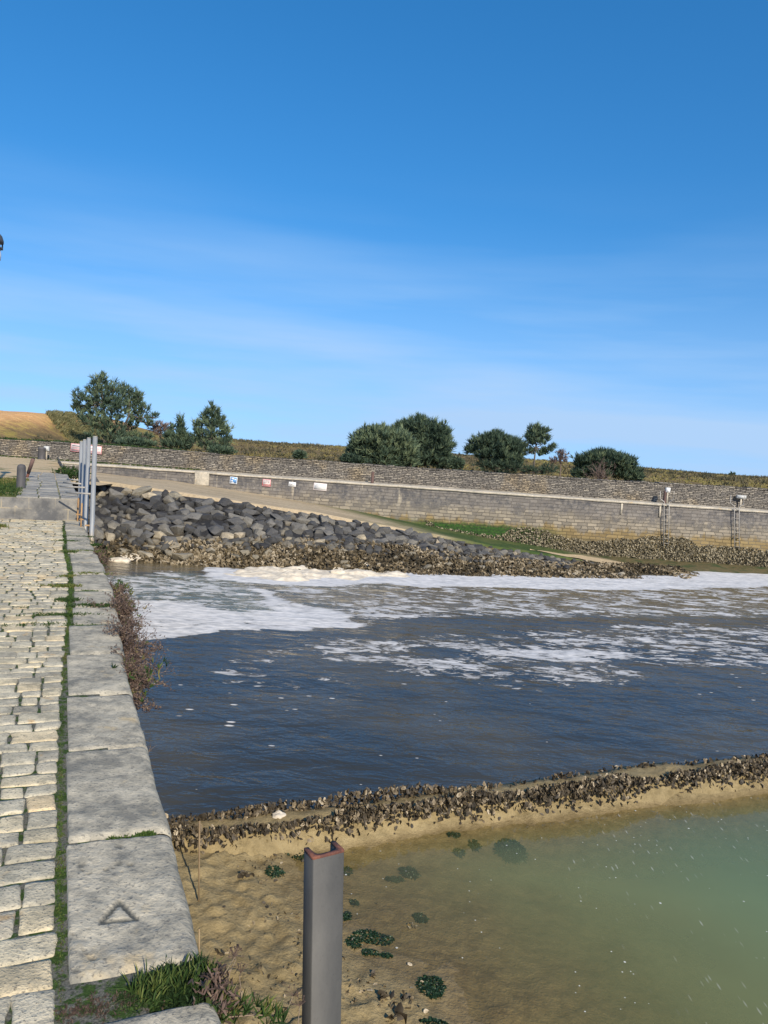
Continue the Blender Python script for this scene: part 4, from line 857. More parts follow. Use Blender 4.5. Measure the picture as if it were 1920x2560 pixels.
# moss along coping joints
for sj, tc, w_, n_ in [(0.83, -.075, .035, 150), (0.83, -.18, .05, 40), (4.41, -.2, .16, 160), (5.86, -.12, .10, 160)]:
    t = tc + rng.normal(0, w_ * .5, n_); sets.append(blades(Q(sj + rng.normal(0, .008, n_), np.clip(t, -.38, -.03), np.full(n_, -0.012)), np.tile(ZU, (n_, 1)), 4, 0.018, 0.006, .7, np.full(n_, .5)))
tag(blade_obj('moss', sets, MT['moss']), 'green moss and tiny plants in the paving joints', 'moss', None, 'stuff')
# larger weeds in the middle of the quay
sets = []
for px, py, wd, n_, hh, v0 in [(165, 1537, .30, 500, .05, .35), (110, 1560, .55, 420, .04, .35), (165, 1465, .16, 420, .06, .75), (172, 1440, .12, 260, .05, .8), (175, 1380, .15, 260, .06, .55), (200, 1377, .35, 320, .05, .75), (168, 1352, .22, 200, .05, .45), (190, 1340, .30, 240, .04, .4), (228, 1513, .28, 420, .05, .3), (262, 1514, .2, 260, .05, .25), (226, 1433, .22, 220, .05, .75), (125, 1462, .25, 180, .04, .8), (215, 1474, .2, 200, .03, .35), (95, 1535, .25, 180, .04, .35), (3, 1318, .1, 120, .12, .8), (170, 1500, .14, 420, .06, .35), (240, 1361, .1, 120, .05, .3), (60, 1400, .2, 90, .03, .4), (85, 1515, .2, 90, .03, .5)]:
    c_ = G(px, py, 0.0); K = int(n_ * .6); hh *= .8; dt = rng.normal(0, wd * .38, K); ds = rng.normal(0, .03, K); C = c_ + dt[:, None] * QN + ds[:, None] * QS; C[:, 2] = -0.015
    sets.append(blades(C, np.tile(ZU, (K, 1)), 3, hh, .009, .6, np.full(K, v0), .15))
tag(blade_obj('weeds', sets, MT['grass']), 'green and yellowing weeds rooted in the coping joints', 'weeds', None, 'stuff')

# grass clump at the broken joint in the foreground
gc = root('grass_clump', Q(-0.08, -0.14, -0.03), 'dense green grass clump growing from the broken coping joint in the foreground', 'plant')
sets = []; K = 2100; t = -0.39 + 0.42 * rng.beta(2.0, 1.1, K); s = -0.085 + rng.normal(0, .028, K) * (0.45 + (t + .4) * 2.2); hh = 0.016 + 0.045 * np.clip((t + .36) / .26, 0, 1) * np.exp(-((t + .06) / .2) ** 2)
C = Q(s, t, np.full(K, -0.02)); var = np.clip(0.16 + .36 * fbm(s * 20, t * 14) + .14 * rng.standard_normal(K), 0, 1)
sets.append(blades(C, np.tile(ZU, (K, 1)), 10, hh * .8, .0046, 1.0, var, .25))
K = 160; t = rng.uniform(-.2, .03, K); s = -0.085 + rng.normal(0, .03, K); sets.append(blades(Q(s, t, np.full(K, -.01)), np.tile(ZU + .2 * QN, (K, 1)), 2, .075, .0045, .4, np.full(K, .6), .2))
blade_obj('leaves', sets, MT['grass'], gc)
sets = []; K = 320; t = rng.uniform(-.40, -.05, K); s = -0.10 + rng.normal(0, .022, K); sets.append(blades(Q(s, t, np.full(K, -.015)), np.tile(ZU, (K, 1)), 6, .016, .004, 1.0, np.full(K, .08)))
blade_obj('dry_stems', sets, MT['dry_twigs'], gc)
# broad yellow-green leaves
C = np.array([G(487, 2455, .06), G(480, 2500, .02), G(508, 2470, .04), G(515, 2500, .02), G(490, 2430, .07)]); sets = [blades(C, np.array([(0, .2, 1.), (-.1, -.4, .5), (.6, 0, .6), (.5, -.4, .3), (.2, .5, .8)]), 1, .055, .016, .2, np.full(5, .9), .2)]
blade_obj('broad_leaf', sets, MT['grass'], gc)

# shrubs hanging on the wall: branching twigs with tiny seed heads
def shrub(base, dirs, n_stems, length, seed, r0=.006, leafv=(.2, .7), thick=1.0, droop=.0, heads=6, cone=.6):
    r = np.random.default_rng(seed); mb = MB(); tips = []
    for i in range(n_stems):
        d = unit(np.asarray(dirs) + cone * r.standard_normal(3)); L_ = length * r.uniform(.5, 1.1); p = np.asarray(base) + 0.03 * r.standard_normal(3); pts = [p]; dd = d
        for k in range(5):
            dd = unit(dd + .22 * r.standard_normal(3) + np.array((0, 0, .10 - droop))); p = p + dd * L_ / 5; pts.append(p)
            if k >= 1:
                for b in range(2):
                    d2 = unit(dd + .8 * r.standard_normal(3)); q1 = p + d2 * L_ * .16; q2 = q1 + unit(d2 + .4 * r.standard_normal(3)) * L_ * .14
                    mb.tube([p, q1, q2], [r0 * .5 * thick, r0 * .35 * thick, r0 * .2 * thick], 3, False, a=r.uniform(.2, .9)); tips += [q1, q2]
        mb.tube(pts, np.linspace(r0, r0 * .4, len(pts)) * thick, 4, False, a=r.uniform(.3, 1.)); tips.append(pts[-1])
    return mb, np.array(tips)
shrub_specs = [((258, 1400), .26, 10, .6, 1), ((262, 1470), .32, 14, .7, 2), ((285, 1540), .44, 20, .8, 3), ((302, 1610), .46, 20, .75, 4), ((318, 1680), .40, 16, .7, 5), ((330, 1715), .26, 9, .6, 6), ((272, 1505), .3, 12, .7, 7), ((246, 1372), .2, 7, .5, 8)]
labs = ['short brown twig bush by the far coping stones', 'brown twiggy bush above the milky foam', 'broad dry purplish bush on the quay wall beside thick foam', 'largest dry bush, its twigs reaching over the dark water', 'dry bush with a green and orange foot above dark water', 'small trailing dry bush at the near end of the row', 'mid sized dry bush with green sprigs among brown twigs', 'tiny brown twig tuft nearest the poles']
for i, ((px, py), L_, n_, cn, sd0) in enumerate(shrub_specs):
    c_ = G(px, py, -0.10); sS, tS = STf(c_); base_ = Q(float(sS), float(bulge(sS)) - .02, -0.22)
    L_ *= .74
    rt = root('dry_shrub', base_, labs[i], 'shrub', 'dry shrubs growing on the quay wall')
    mb, tips = shrub(base_, QN * .75 + ZU * .45 - QS * .2, n_ * 3, L_, sd0, .0042, cone=.55)
    mb.build('twigs', MT['dry_twigs'], rt)
    rr = np.random.default_rng(sd0); ix = rr.integers(0, len(tips), len(tips) * 2)
    blade_obj('seed_heads', [blades(tips[ix] + .012 * rr.standard_normal((len(ix), 3)), unit(rr.standard_normal((len(ix), 3))), 3, .018, .006, .8, np.clip(.40 + .3 * rr.standard_normal(len(ix)), 0, 1))], MT['dry_twigs'], rt)
    K = 60 if i in (4, 6, 1) else 20
    Cg = base_ + np.stack([rr.normal(0, .1, K), rr.normal(0, .1, K), rr.normal(.08, .06, K)], 1) + QN * .08
    blade_obj('green_leaves', [blades(Cg, np.tile(ZU + QN * .6, (K, 1)), 4, .05, .012, .8, np.clip(.5 + .3 * rr.standard_normal(K), 0, 1))], MT['grass'], rt)
c_ = G(372, 1885, -0.15); sS, tS = STf(c_); base_ = Q(float(sS), -.02, -.3)
rt = root('dry_shrub', base_, 'lone small tuft of dry stems on the wall above the oyster sill', 'shrub', 'dry shrubs growing on the quay wall')
mb, tips = shrub(base_, QN * .7 + ZU * .5, 10, .16, 33, .003); mb.build('twigs', MT['dry_twigs'], rt); blade_obj('green_leaves', [blades(np.tile(base_ + QN * .03, (14, 1)), np.tile(ZU + QN, (14, 1)), 3, .06, .01, .6, np.full(14, .4))], MT['grass'], rt)
# foreground hanging plant with bare stems and umbels
base_ = Q(-.12, 0.0, -0.16); rt = root('samphire_plant', base_, 'straggling plant with bare stems and dried flower heads below the grass clump', 'plant')
mb = MB(); heads = []
def stem(pp, yd, r=.0022):
    P_ = [AT(a, b, d_) for (a, b), d_ in zip(pp, yd)]; mb.tube(P_, np.linspace(r, r * .6, len(P_)), 5, False, a=.9); return P_
stem([(520, 2480), (545, 2515), (570, 2543), (640, 2537), (700, 2541)], [2.08, 2.1, 2.1, 2.12, 2.14], .003); stem([(520, 2473), (560, 2468), (592, 2463)], [2.1, 2.15, 2.2], .0022); stem([(540, 2505), (555, 2522), (580, 2520)], [2.1, 2.1, 2.12])
for pp in ([(565, 2480), (575, 2430), (590, 2400), (585, 2388)], [(600, 2515), (602, 2470), (598, 2440), (602, 2432)], [(700, 2560), (720, 2520), (733, 2490)], [(745, 2560), (748, 2530), (750, 2515)], [(550, 2450), (570, 2420), (588, 2392)], [(640, 2545), (625, 2525), (632, 2510)]):
    P_ = stem(pp, [2.15 + .02 * k for k in range(len(pp))], .0016); heads.append(P_[-1])
for h_ in heads:
    for k in range(12):
        d = unit(ZU * .8 + .7 * rng.standard_normal(3)); e = h_ + d * .028; mb.tube([h_, e], [.0008, .0006], 3, False, a=.6)
        mb.add(*(lambda b_: (np.array([e + .005 * unit(rng.standard_normal(3)) for _ in range(4)]), np.array([(0, 1, 2), (0, 2, 3), (0, 3, 1), (1, 3, 2)])))(0), a=.4)
mb.build('stems', MT['dry_twigs'], rt)
C = np.array([AT(a, b, 2.12) for a, b in [(600, 2520), (612, 2535), (590, 2545), (655, 2530), (665, 2545), (680, 2550), (700, 2556), (560, 2500), (548, 2490), (540, 2540), (565, 2556), (650, 2556), (530, 2520)]])
K = 26; C = np.repeat(C, 2, 0) + .012 * rng.standard_normal((len(C) * 2, 3)); blade_obj('green_leaves', [blades(C, np.tile(ZU + .3 * QN, (len(C), 1)), 9, .05, .006, .55, np.clip(.5 + .25 * rng.standard_normal(len(C)), 0, 1))], MT['grass'], rt)
K = 240; C = AT(540, 2500, 2.12) + rng.standard_normal((K, 3)) * (.028, .03, .045); blade_obj('dead_leaves', [blades(C, unit(rng.standard_normal((K, 3))), 3, .03, .006, .8, np.clip(.25 + .3 * rng.standard_normal(K), 0, 1))], MT['dry_twigs'], rt)

# ------------------------------------------------------------------ upper quay step
uq = root('raised_quay', Q(16, -1, 0), 'raised stone quay platform behind the setts, with a two course front', 'quay')
ZU_ = 0.37
rs = MB()
gt = np.linspace(-6.0, -0.06, 90); gz = np.linspace(-0.05, ZU_, 10); T_, Z = np.meshgrid(gt, gz, indexing='ij')
build('front_wall', Q(12.215 - 0.015 * fbm(T_ * 3, Z * 6) - 0.0 * T_, T_, Z).reshape(-1, 3), grid_faces(len(gt), len(gz)), MT['riser_stone'], uq, smooth=True)
gs = np.linspace(12.2, 34, 90); gz = np.linspace(-4.2, ZU_, 20); S_, Z = np.meshgrid(gs, gz, indexing='ij')
build('side_wall', Q(S_, -0.06 - .016 * (S_ - 12.2) + .015 * vnoise(S_ * 2, Z * 3), Z).reshape(-1, 3), grid_faces(len(gs), len(gz)), MT['quay_face_stone'], uq)
s = 12.235
while s < 20.2:
    l_ = R_.uniform(.5, .8); te = -0.055 - .016 * (s - 12.2); cuts = [te, te - .32, te - .32 - R_.uniform(.3, .4), te - 1.02]
    for k in range(3):
        mb = MB(); e_ = .006
        A_ = Q(s + e_, cuts[k + 1] + e_, ZU_ - .12); mb.box((0, 0, 0), (l_ - 2 * e_, cuts[k] - cuts[k + 1] - 2 * e_, .12 + R_.uniform(0, .012) + .006), frame(A_, QS, QN, ZU), bev=.018)
        mb.build('paving_slab', MT['slab_stone'], uq)
    s += l_
# ground of the platform: turf then sand
gs = np.concatenate([np.arange(12.24, 20.4, .2), np.linspace(20.4, 44, 30)]); gt = np.linspace(-20, -0.3, 60); S_, T_ = np.meshgrid(gs, gt, indexing='ij')
Zp = np.interp(S_, [12, 21, 30, 45], [ZU_, ZU_, .12, .0]) + .012 * fbm(S_ * 1.5, T_ * 1.5)
Pq = Q(S_, T_, Zp).reshape(-1, 3); fq = grid_faces(len(gs), len(gt)); keep = Pq[fq].mean(1)[:, 1] < YW - .1; turfsel = (STf(Pq[fq].mean(1))[0] < 17.2)
tag(build('turf', Pq, fq[keep & turfsel], MT['turf'], smooth=True), 'patchy grass on the raised quay', None, None, 'structure')
tag(build('sandy_ground', Pq - np.array((0, 0, .0)), fq[keep & ~turfsel], MT['sandy_ground'], smooth=True), 'bare sandy path behind the raised quay', None, None, 'structure')
gx = np.linspace(-60, -11, 60); gy = np.linspace(29.5, YW - .02, 12); X, Yg = np.meshgrid(gx, gy, indexing='ij')
tag(build('quay_ground', np.stack([X, Yg, zr(X) - .03 + .0 * X], -1).reshape(-1, 3), grid_faces(len(gx), len(gy)), MT['sandy_ground']), 'sandy ground at the head of the slipway', None, None, 'structure')
K = 6000; s = rng.uniform(12.4, 17.0, K); t = rng.uniform(-4.5, -1.02, K); ok = fbm(s * .9, t * .9, 2) > -0.35; s, t = s[ok], t[ok]
sets = [blades(Q(s, t, np.full(len(s), ZU_)), np.tile(ZU, (len(s), 1)), 3, .07, .012, .6, np.clip(.45 + .45 * sstep(14, 16.5, s) + .15 * rng.standard_normal(len(s)), 0, 1), .1)]
tag(blade_obj('grass', sets, MT['grass']), 'short grass around the near bollard on the raised quay', 'grass', None, 'stuff')
# bollard
b = G(52, 1222, ZU_); hh = AT(52, 1162, b[1])[2] - ZU_; r = 10.5 / FPX * b[1]
mb = MB().lathe(b, [(r * 1.12, -.03), (r * 1.12, .03), (r * 1.0, .05), (r * .98, hh - .07), (r * .93, hh - .03), (r * .7, hh), (r * .3, hh + .012)], 28)
tag(mb.build('mooring_bollard', MT['iron_dark'], smooth=True, loc=b), 'dark iron mooring bollard on the grass at the left edge', 'bollard')
# leaning rusty crank
b = G(68, 1195, ZU_); A_ = AT(68, 1193, b[1]); B_ = AT(72, 1180, b[1]); C_ = AT(83, 1147, b[1] - .1)
rt = root('rusty_bar', b, 'rusty iron bar leaning to the right behind the near bollard', 'bar')
MB().tube([b - ZU * .02, A_, B_], .034, 8).build('stub', MT['rust'], rt)
MB().tube([B_ - (0, .02, .02), C_], [.04, .045], 8).build('arm', MT['iron_brown'], rt)
C2 = np.repeat(AT(175, 1188, 20.6)[None], 70, 0) + rng.standard_normal((70, 3)) * (.16, .12, .08)
tag(blade_obj('low_shrub', [blades(C2, np.tile(ZU, (70, 1)), 5, .18, .03, .7, np.full(70, .25))], MT['grass'], loc=AT(175, 1194, 20.6)), 'small dark green shrub at the right end of the raised paving', 'shrub')

# guide poles with brackets
poles = [((238.0, 1092.5), (229.0, 1343), 11.9, 11.4, ''), ((222.5, 1096), (213.5, 1326), 12.65, 10, ''), ((212.0, 1100.5), (204.5, 1310), 13.35, 8.8, ''), ((203.5, 1105), (198, 1290), 14.0, 8.0, '')]
pl = ['tallest grey steel pole, nearest in the row of four', 'second nearest grey steel pole, bracket at mid height', 'third grey steel pole, partly behind nearer poles', 'farthest and thinnest looking grey pole of the row']
brk = [((165, 1231), (231, 1235)), ((150, 1216), (216, 1219)), ((158, 1206), (206, 1210)), ((168, 1198), (200, 1201))]
for i, (tp, bt, yd, wpx, _) in enumerate(poles):
    T_, B_ = AT(*tp, yd), AT(*bt, yd); d = unit(T_ - B_); Lb = (B_[2] + 4.2) / d[2]; Bt = B_ - d * Lb; r = wpx / FPX * yd / 2
    rt = root('guide_pole', (Bt[0], Bt[1], -2.8), pl[i], 'pole', 'grey steel poles at the quay edge')
    MB().tube([Bt, T_], r, 20).build('shaft', MT['pole_paint'], rt)
    P0 = T_ + d * .002; MB().tube([P0, P0 + d * .012], r * .93, 20).build('cap', MT['galvanised'], rt)
    a_, c_ = AT(*brk[i][1], yd + .02), AT(*brk[i][0], yd + .25)
    MB().tube([c_, a_], .014, 6).build('bracket_bar', MT['galvanised'], rt)
    for zz_ in (-.12, -.45, .12):
        e = B_ + d * ((zz_ - B_[2]) / d[2]); MB().box((-.10, -.012, -.012), (r + .004, .012, .012), frame(e + QS * (.0), QN, QS, ZU), bev=.004).build('clamp', MT['rust_bracket'], rt)
    if i in (1, 2):
        MB().tube([B_ - QN * .07 + d * .45 - ZU * .9, B_ - QN * .07 + d * .45], .014, 6).build('rusty_rod', MT['rust_bracket'], rt)

# ------------------------------------------------------------------ oyster sill, mud and pool
farr = np.array([(-2.6, 7.52), (-2.035, 7.759), (-1.432, 7.97), (0.907, 8.957), (2.061, 9.423), (3.38, 10.062), (5.812, 10.894), (14, 14.1)])
near = np.array([(-2.5, 7.27), (-1.917, 7.482), (-1.536, 7.591), (-0.971, 7.76), (0.89, 8.644), (2.254, 9.113), (3.813, 9.759), (5.582, 10.416), (14, 13.6)])
ZS = -2.46
def along(line, n_):
    d = np.concatenate([[0], np.cumsum(np.hypot(*np.diff(line, axis=0).T))]); u = np.linspace(0, d[-1], n_); return np.stack([np.interp(u, d, line[:, 0]), np.interp(u, d, line[:, 1])], 1), u
sl = root('oyster_sill', (1.5, 8.9, -2.8), 'low sill between basin and pool, sand on top, oysters along both edges', 'sill')
n_ = 260; Fa, ua = along(farr, n_); Na, _ = along(near, n_); dv_ = unit(Fa - Na)
rows = []
for off, z_ in [(-.42, -2.95), (-.30, -2.82), (-.20, -2.70), (-.11, -2.60), (-.04, -2.51), (.02, ZS - .01)]:
    rows.append(np.stack([Na[:, 0] + dv_[:, 0] * off, Na[:, 1] + dv_[:, 1] * off, np.full(n_, z_)], 1))
for k in np.linspace(.15, .9, 6): rows.append(np.stack([Na[:, 0] + (Fa - Na)[:, 0] * k, Na[:, 1] + (Fa - Na)[:, 1] * k, np.full(n_, ZS + .02 * math.sin(k * 3))], 1))
for off, z_ in [(.10, ZS - .02), (.16, -2.6), (.2, -2.95)]: rows.append(np.stack([Fa[:, 0] + dv_[:, 0] * off, Fa[:, 1] + dv_[:, 1] * off, np.full(n_, z_)], 1))
P_ = np.array(rows).transpose(1, 0, 2); nz_ = .03 * fbm(P_[..., 0] * 2.2, P_[..., 1] * 2.2, 3) + .012 * fbm(P_[..., 0] * 9, P_[..., 1] * 9, 1); P_[..., 2] += nz_; P_[:, :5, 1] += (.10 * fbm(P_[:, :5, 0] * 1.1, P_[:, :5, 1] * .3, 9))
build('sandy_top', P_.reshape(-1, 3), grid_faces(n_, len(rows)), MT['mud_sand'], sl, smooth=True)
for line, dens, name_, h0 in ((Fa, 300, 'far_oysters', .12), (Na, 580, 'near_oysters', .125)):
    K = int(dens * 17); u = rng.random(K); ix = u * (n_ - 1); i0 = ix.astype(int); fr_ = (ix - i0)[:, None]; i1 = np.minimum(i0 + 1, n_ - 1); c2 = line[i0] * (1 - fr_) + line[i1] * fr_
    dens_ = .55 + .9 * fbm(c2[:, 0] * 1.6, c2[:, 1] * 1.6, 4 if dens > 300 else 8) + (.3 if dens > 300 else .0); ok = rng.random(K) < np.clip(dens_, .10, 1); c2 = c2[ok]; K = len(c2); dens_ = np.clip(dens_[ok], .2, 1.3)
    lat = rng.normal(-.02 if dens > 300 else .0, .048 if dens > 300 else .034, K); dvv = unit(np.interp(u[ok] * (n_ - 1), np.arange(n_), dv_[:, 0])[:, None] * (1, 0) + np.interp(u[ok] * (n_ - 1), np.arange(n_), dv_[:, 1])[:, None] * (0, 1))
    hgt_ = h0 * dens_ * rng.uniform(0, 1.0, K) * np.exp(-(lat / .09) ** 2); zb = ZS + .02 + np.where(lat < -.03, (lat + .03) * 1.6, 0)
    C = np.concatenate([c2 + dvv * lat[:, None], (zb + hgt_)[:, None]], 1); U, Wd, Nn = rand_frames(K, (0, -.15, 1.0), .55)
    V, F2, va = shells(C, U, Wd, Nn, rng.uniform(.038, .078, K), np.clip(.36 + .22 * rng.standard_normal(K) + .14 * (hgt_ / h0), .02, .92))
    tag(build(name_.split('_')[0] + '_oysters' if False else 'oyster_row', V, F2, MT['shell'], sl, attrs={'var': va}), None, None, None, 'stuff')
# mud bed
shore = np.array([G(a, b, ZP)[:2] for a, b in [(690, 2060), (720, 2112), (770, 2250), (862, 2377), (1022, 2462), (1127, 2560)]] + [(1.0, 3.8), (1.2, 2.0)])
def shore_d(x, y):
    """distance right (+, under water) or left (-) of the shoreline."""
    P_ = np.stack([x.ravel(), y.ravel()], 1); d = np.full(len(P_), 1e9); sg = np.zeros(len(P_))
    for i in range(len(shore) - 1):
        a, b_ = shore[i], shore[i + 1]; ab = b_ - a; t = np.clip(((P_ - a) @ ab) / (ab @ ab), 0, 1); e = P_ - a - t[:, None] * ab; dd = np.hypot(*e.T); cr = ab[0] * (P_[:, 1] - a[1]) - ab[1] * (P_[:, 0] - a[0])
        up = dd < d - 1e-9; d = np.where(up, dd, d); sg = np.where(up, np.sign(cr), sg)
    return (d * sg).reshape(x.shape)
def mudz(x, y):
    d = shore_d(x, y); lump = fbm(x * 2.6, y * 2.6, 3); fine_ = fbm(x * 11, y * 11, 5); vf = fbm(x * 26, y * 26, 2)
    left = ZP + .02 + .07 * np.clip(-d, 0, 2.2) ** .8 + (.019 * lump + .021 * np.clip(fine_, -.3, 1) + .008 * vf) * sstep(.0, .5, -d) + .012 * fine_ * sstep(-.3, .2, -d)
    right = ZP + .01 - .075 * np.clip(d, 0, 1.2) - .13 * np.clip(d - 1.2, 0, 5) + .02 * lump + .006 * fine_
    zz = np.where(d < 0, left, right); ds = (np.interp(x, near[:, 0], near[:, 1]) - y) * .93 + .06 * fbm(x * 1.3, y * .6, 9)
    return np.maximum(zz, np.where(ds < .2, -2.53 - .62 * np.clip(ds, 0, .2), -2.654 - .20 * (ds - .2)) + .01 * fine_)
xs = np.concatenate([np.arange(-3.4, 2.4, .035), np.arange(2.4, 16, .2)]); ys = np.concatenate([np.arange(1.0, 4.6, .12), np.arange(4.6, 9.4, .035), np.arange(9.4, 15, .12)])
X, Yg = np.meshgrid(xs, ys, indexing='ij'); Z = mudz(X, Yg)
Pm = np.stack([X, Yg, Z], -1).reshape(-1, 3); fm = grid_faces(len(xs), len(ys))
cen = Pm[fm].mean(1); sC, tC = STf(cen); lineN = np.interp(cen[:, 0], near[:, 0], near[:, 1]); keep = (tC > -.1) & (cen[:, 1] < lineN + .05)
tag(build('mud', Pm, fm[keep], MT['mud_sand'], smooth=True), 'lumpy yellow brown mud at the foot of the quay', None, None, 'structure')
# pool water
xs = np.concatenate([np.arange(-1.6, 4, .07), np.arange(4, 16, .25)]); ys = np.arange(1.5, 15, .08); X, Yg = np.meshgrid(xs, ys, indexing='ij')
d = shore_d(X, Yg); dep = np.clip(ZP - mudz(X, Yg), 0, 2); farv = np.clip((d - .35) / 3.9 + .10 * fbm(X * .5, Yg * .5), 0, 1)
Pp = np.stack([X, Yg, np.full_like(X, ZP)], -1).reshape(-1, 3); fp = grid_faces(len(xs), len(ys)); cen = Pp[fp].mean(1); keep = (cen[:, 1] < np.interp(cen[:, 0], near[:, 0], near[:, 1]) - .1) & (d.ravel()[fp].mean(1) > -.25)
tag(build('pool_water', Pp, fp[keep], MT['pool_water'], smooth=True, attrs={'depth': dep.ravel(), 'far': farv.ravel()}), 'shallow murky green pool over mud', None, None, 'structure')

def mud_at(px, py):
    P_ = G(px, py, ZP)
    for _ in range(4): P_ = G(px, py, float(mudz(np.array([P_[0]]), np.array([P_[1]]))[0]))
    return P_
weed = [(742, 2135, 60, 30, 'dark seaweed clump just left of the post top'), (686, 2182, 42, 26, 'small seaweed clump on open mud left of the post'), (868, 2178, 24, 22, 'seaweed clump hugging the right side of the post'), (1022, 2185, 44, 30, 'seaweed clump shaped like a hook in the middle shallows'), (985, 2200, 40, 12, 'thin seaweed tail left of the hooked clump'), (1185, 2114, 30, 20, 'round seaweed clump under water near the sill'), (1148, 2132, 24, 16, 'smaller seaweed clump left of the round sunken one'), (1132, 2088, 34, 12, 'flat seaweed strip close to the oyster row'), (1050, 2297, 34, 20, 'blurred sunken round seaweed clump right of the post'), (935, 2345, 90, 26, 'long dark seaweed band right of the post'), (885, 2357, 36, 22, 'seaweed tuft at the left end of the long band'), (925, 2383, 36, 12, 'low seaweed patch below the long band'), (1078, 2467, 62, 44, 'largest seaweed clump near the bottom, half under water'), (885, 2258, 22, 14, 'little seaweed tuft right of the post at mid height'), (868, 2290, 18, 26, 'narrow seaweed tuft against the post edge'), (1085, 2556, 60, 12, 'seaweed clump cut by the bottom edge of the photo'), (965, 2390, 30, 10, 'short seaweed scrap beside the lumpy mud'), (1235, 2045, 30, 12, 'dark weed tuft right under the oyster row'), (1275, 2125, 70, 44, 'broad dark sunken weed patch in the pool'), (1200, 2200, 0, 0, '')]
for px, py, w_, h_, lab in weed:
    if not w_: continue
    c_ = mud_at(px, py); sc_ = np.linalg.norm(c_ - np.array((0, 0, EYE))) / FPX; K = int(40 + w_ * h_ * .10)
    an = rng.uniform(0, 2 * math.pi, K); rr = np.sqrt(rng.random(K)); C = c_ + np.stack([rr * np.cos(an) * w_ * sc_ * .5, rr * np.sin(an) * h_ * sc_ * .85, np.full(K, -.01)], 1)
    C[:, 2] = mudz(C[:, 0], C[:, 1]) - .005
    tag(blade_obj('seaweed_clump', [blades(C, np.tile(ZU, (K, 1)), 4, np.clip((ZP - C[:, 2]) * .8, .035, .25), .016, .8, np.clip(.4 + .3 * rng.standard_normal(K), 0, 1), .5)], MT['seaweed'], loc=c_), lab, 'seaweed', 'seaweed clumps in the pool and on the mud')
# loose shells
shl = [(892, 2088, .05, 'white oyster shell lying on smooth mud below the sill'), (1028, 2318, .055, 'bright white shell under shallow water right of the post'), (880, 2350, .05, 'white shell on the left end of the weed band'), (1055, 2457, .03, 'small pale shell resting on the largest weed clump'), (1030, 2473, .03, 'small pale shell left of the largest weed clump'), (1066, 2532, .05, 'pale shell near the bottom edge by the pool'), (1025, 2414, .045, 'pale shell at the edge of the lumpy mud'), (942, 2262, .035, 'shell in the shallows right of the small tuft'), (545, 2390, .06, 'brown round shell below the coping edge'), (650, 2107, .05, 'dark oyster under the sill left of the post'), (800, 2098, .05, 'oyster just above the post top'), (1008, 2495, .07, 'oyster lump on the lumpy mud'), (960, 2490, .09, 'big crusted oyster lump near the post foot'), (995, 2545, .12, 'largest oyster stone at the bottom centre'), (940, 2440, .06, 'oyster upright in the lumpy mud'), (1195, 2055, .07, 'pale oyster pair below the sill'), (690, 2205, .05, 'oyster left of the post on open mud'), (605, 2190, .07, 'dark oyster bunch left on the open mud'), (625, 2190, .06, 'dark oyster bunch, right of its twin'), (660, 2260, .04, 'shell lying midway on the open mud'), (560, 2270, .035, 'tiny shell beside the upper rod foot'), (760, 2155, .05, 'oyster under the weed left of the post')]
for px, py, L_, lab in shl:
    c_ = mud_at(px, py) + (0, 0, .012); K = 1 if L_ < .055 else 4; C = c_ + rng.standard_normal((K, 3)) * (.3 * L_, .3 * L_, .1 * L_) * (K > 1); U, Wd, Nn = rand_frames(K, (.8, .3, .15), .5 if K == 1 else 1.0)
    if K == 1: Nn = np.where(Nn[:, 2:] < 0, -Nn, Nn)
    br = .95 if 'white' in lab or 'pale' in lab else .35
    V, F2, va = shells(C, U, Wd, Nn, np.full(K, L_), np.full(K, br)); tag(build('shell', V, F2, MT['shell'], attrs={'var': va}, loc=c_), lab, 'shell', 'shells lying on the mud')
# fine shell and lump litter on the mud
K = 1500; x = rng.uniform(-2.2, .9, K); y = rng.uniform(5.2, 8.1, K); d = shore_d(x, y); ok = (d < -.12) & (fbm(x * 1.2, y * 1.2, 8) > -.05); x, y = x[ok], y[ok]
C = np.stack([x, y, mudz(x, y) + .004], 1); U, Wd, Nn = rand_frames(len(C), (.3, .2, .3), 1.0); V, F2, va = shells(C, U, Wd, Nn, rng.uniform(.018, .05, len(C)), np.clip(.5 + .25 * rng.standard_normal(len(C)), 0, 1))
tag(build('mud_litter', V, F2, MT['crust'], attrs={'var': va}), 'small shell fragments scattered over the mud', 'shell litter', None, 'stuff')
for (px, py, a, lab) in [(697, 2040, .075, 'white dried foam blob on the sill between the oyster rows'), (700, 2098, .08, 'white dried foam blob on the slope below the near oyster row')]:
    c_ = G(px, py, ZS + .03 if py < 2060 else -2.58); bm = bmesh.new(); bmesh.ops.create_icosphere(bm, subdivisions=3, radius=1)
    for v in bm.verts: k = 1 + .35 * float(fbm(v.co.x * 2 + px, v.co.y * 2, v.co.z * 2)); v.co = Vector((v.co.x * a * k, v.co.y * a * k, v.co.z * a * .6 * k))
    tag(MB().bm(bm, frame(c_, (1, 0, 0), (0, 1, 0), ZU)).build('foam_blob', MT['foam'], smooth=True, loc=c_), lab, 'foam blob', 'dried foam blobs on the sill')
# rods
B_ = mud_at(498, 2252); T_ = AT(499, 2052, B_[1]); 
tag(MB().tube([B_ - (0, 0, .1), T_], .0085, 8).build('iron_rod', MT['rod_rust'], loc=B_), 'long thin iron rod standing upright in the mud below the quay', 'rod', 'thin rods in the mud')
B_ = mud_at(499.5, 2389); T_ = AT(498, 2322, B_[1]); 
tag(MB().tube([B_ - (0, 0, .1), T_], .0075, 8).build('iron_rod', MT['rod_rust'], loc=B_), 'short thin iron rod in the mud, nearer the bottom edge', 'rod', 'thin rods in the mud')

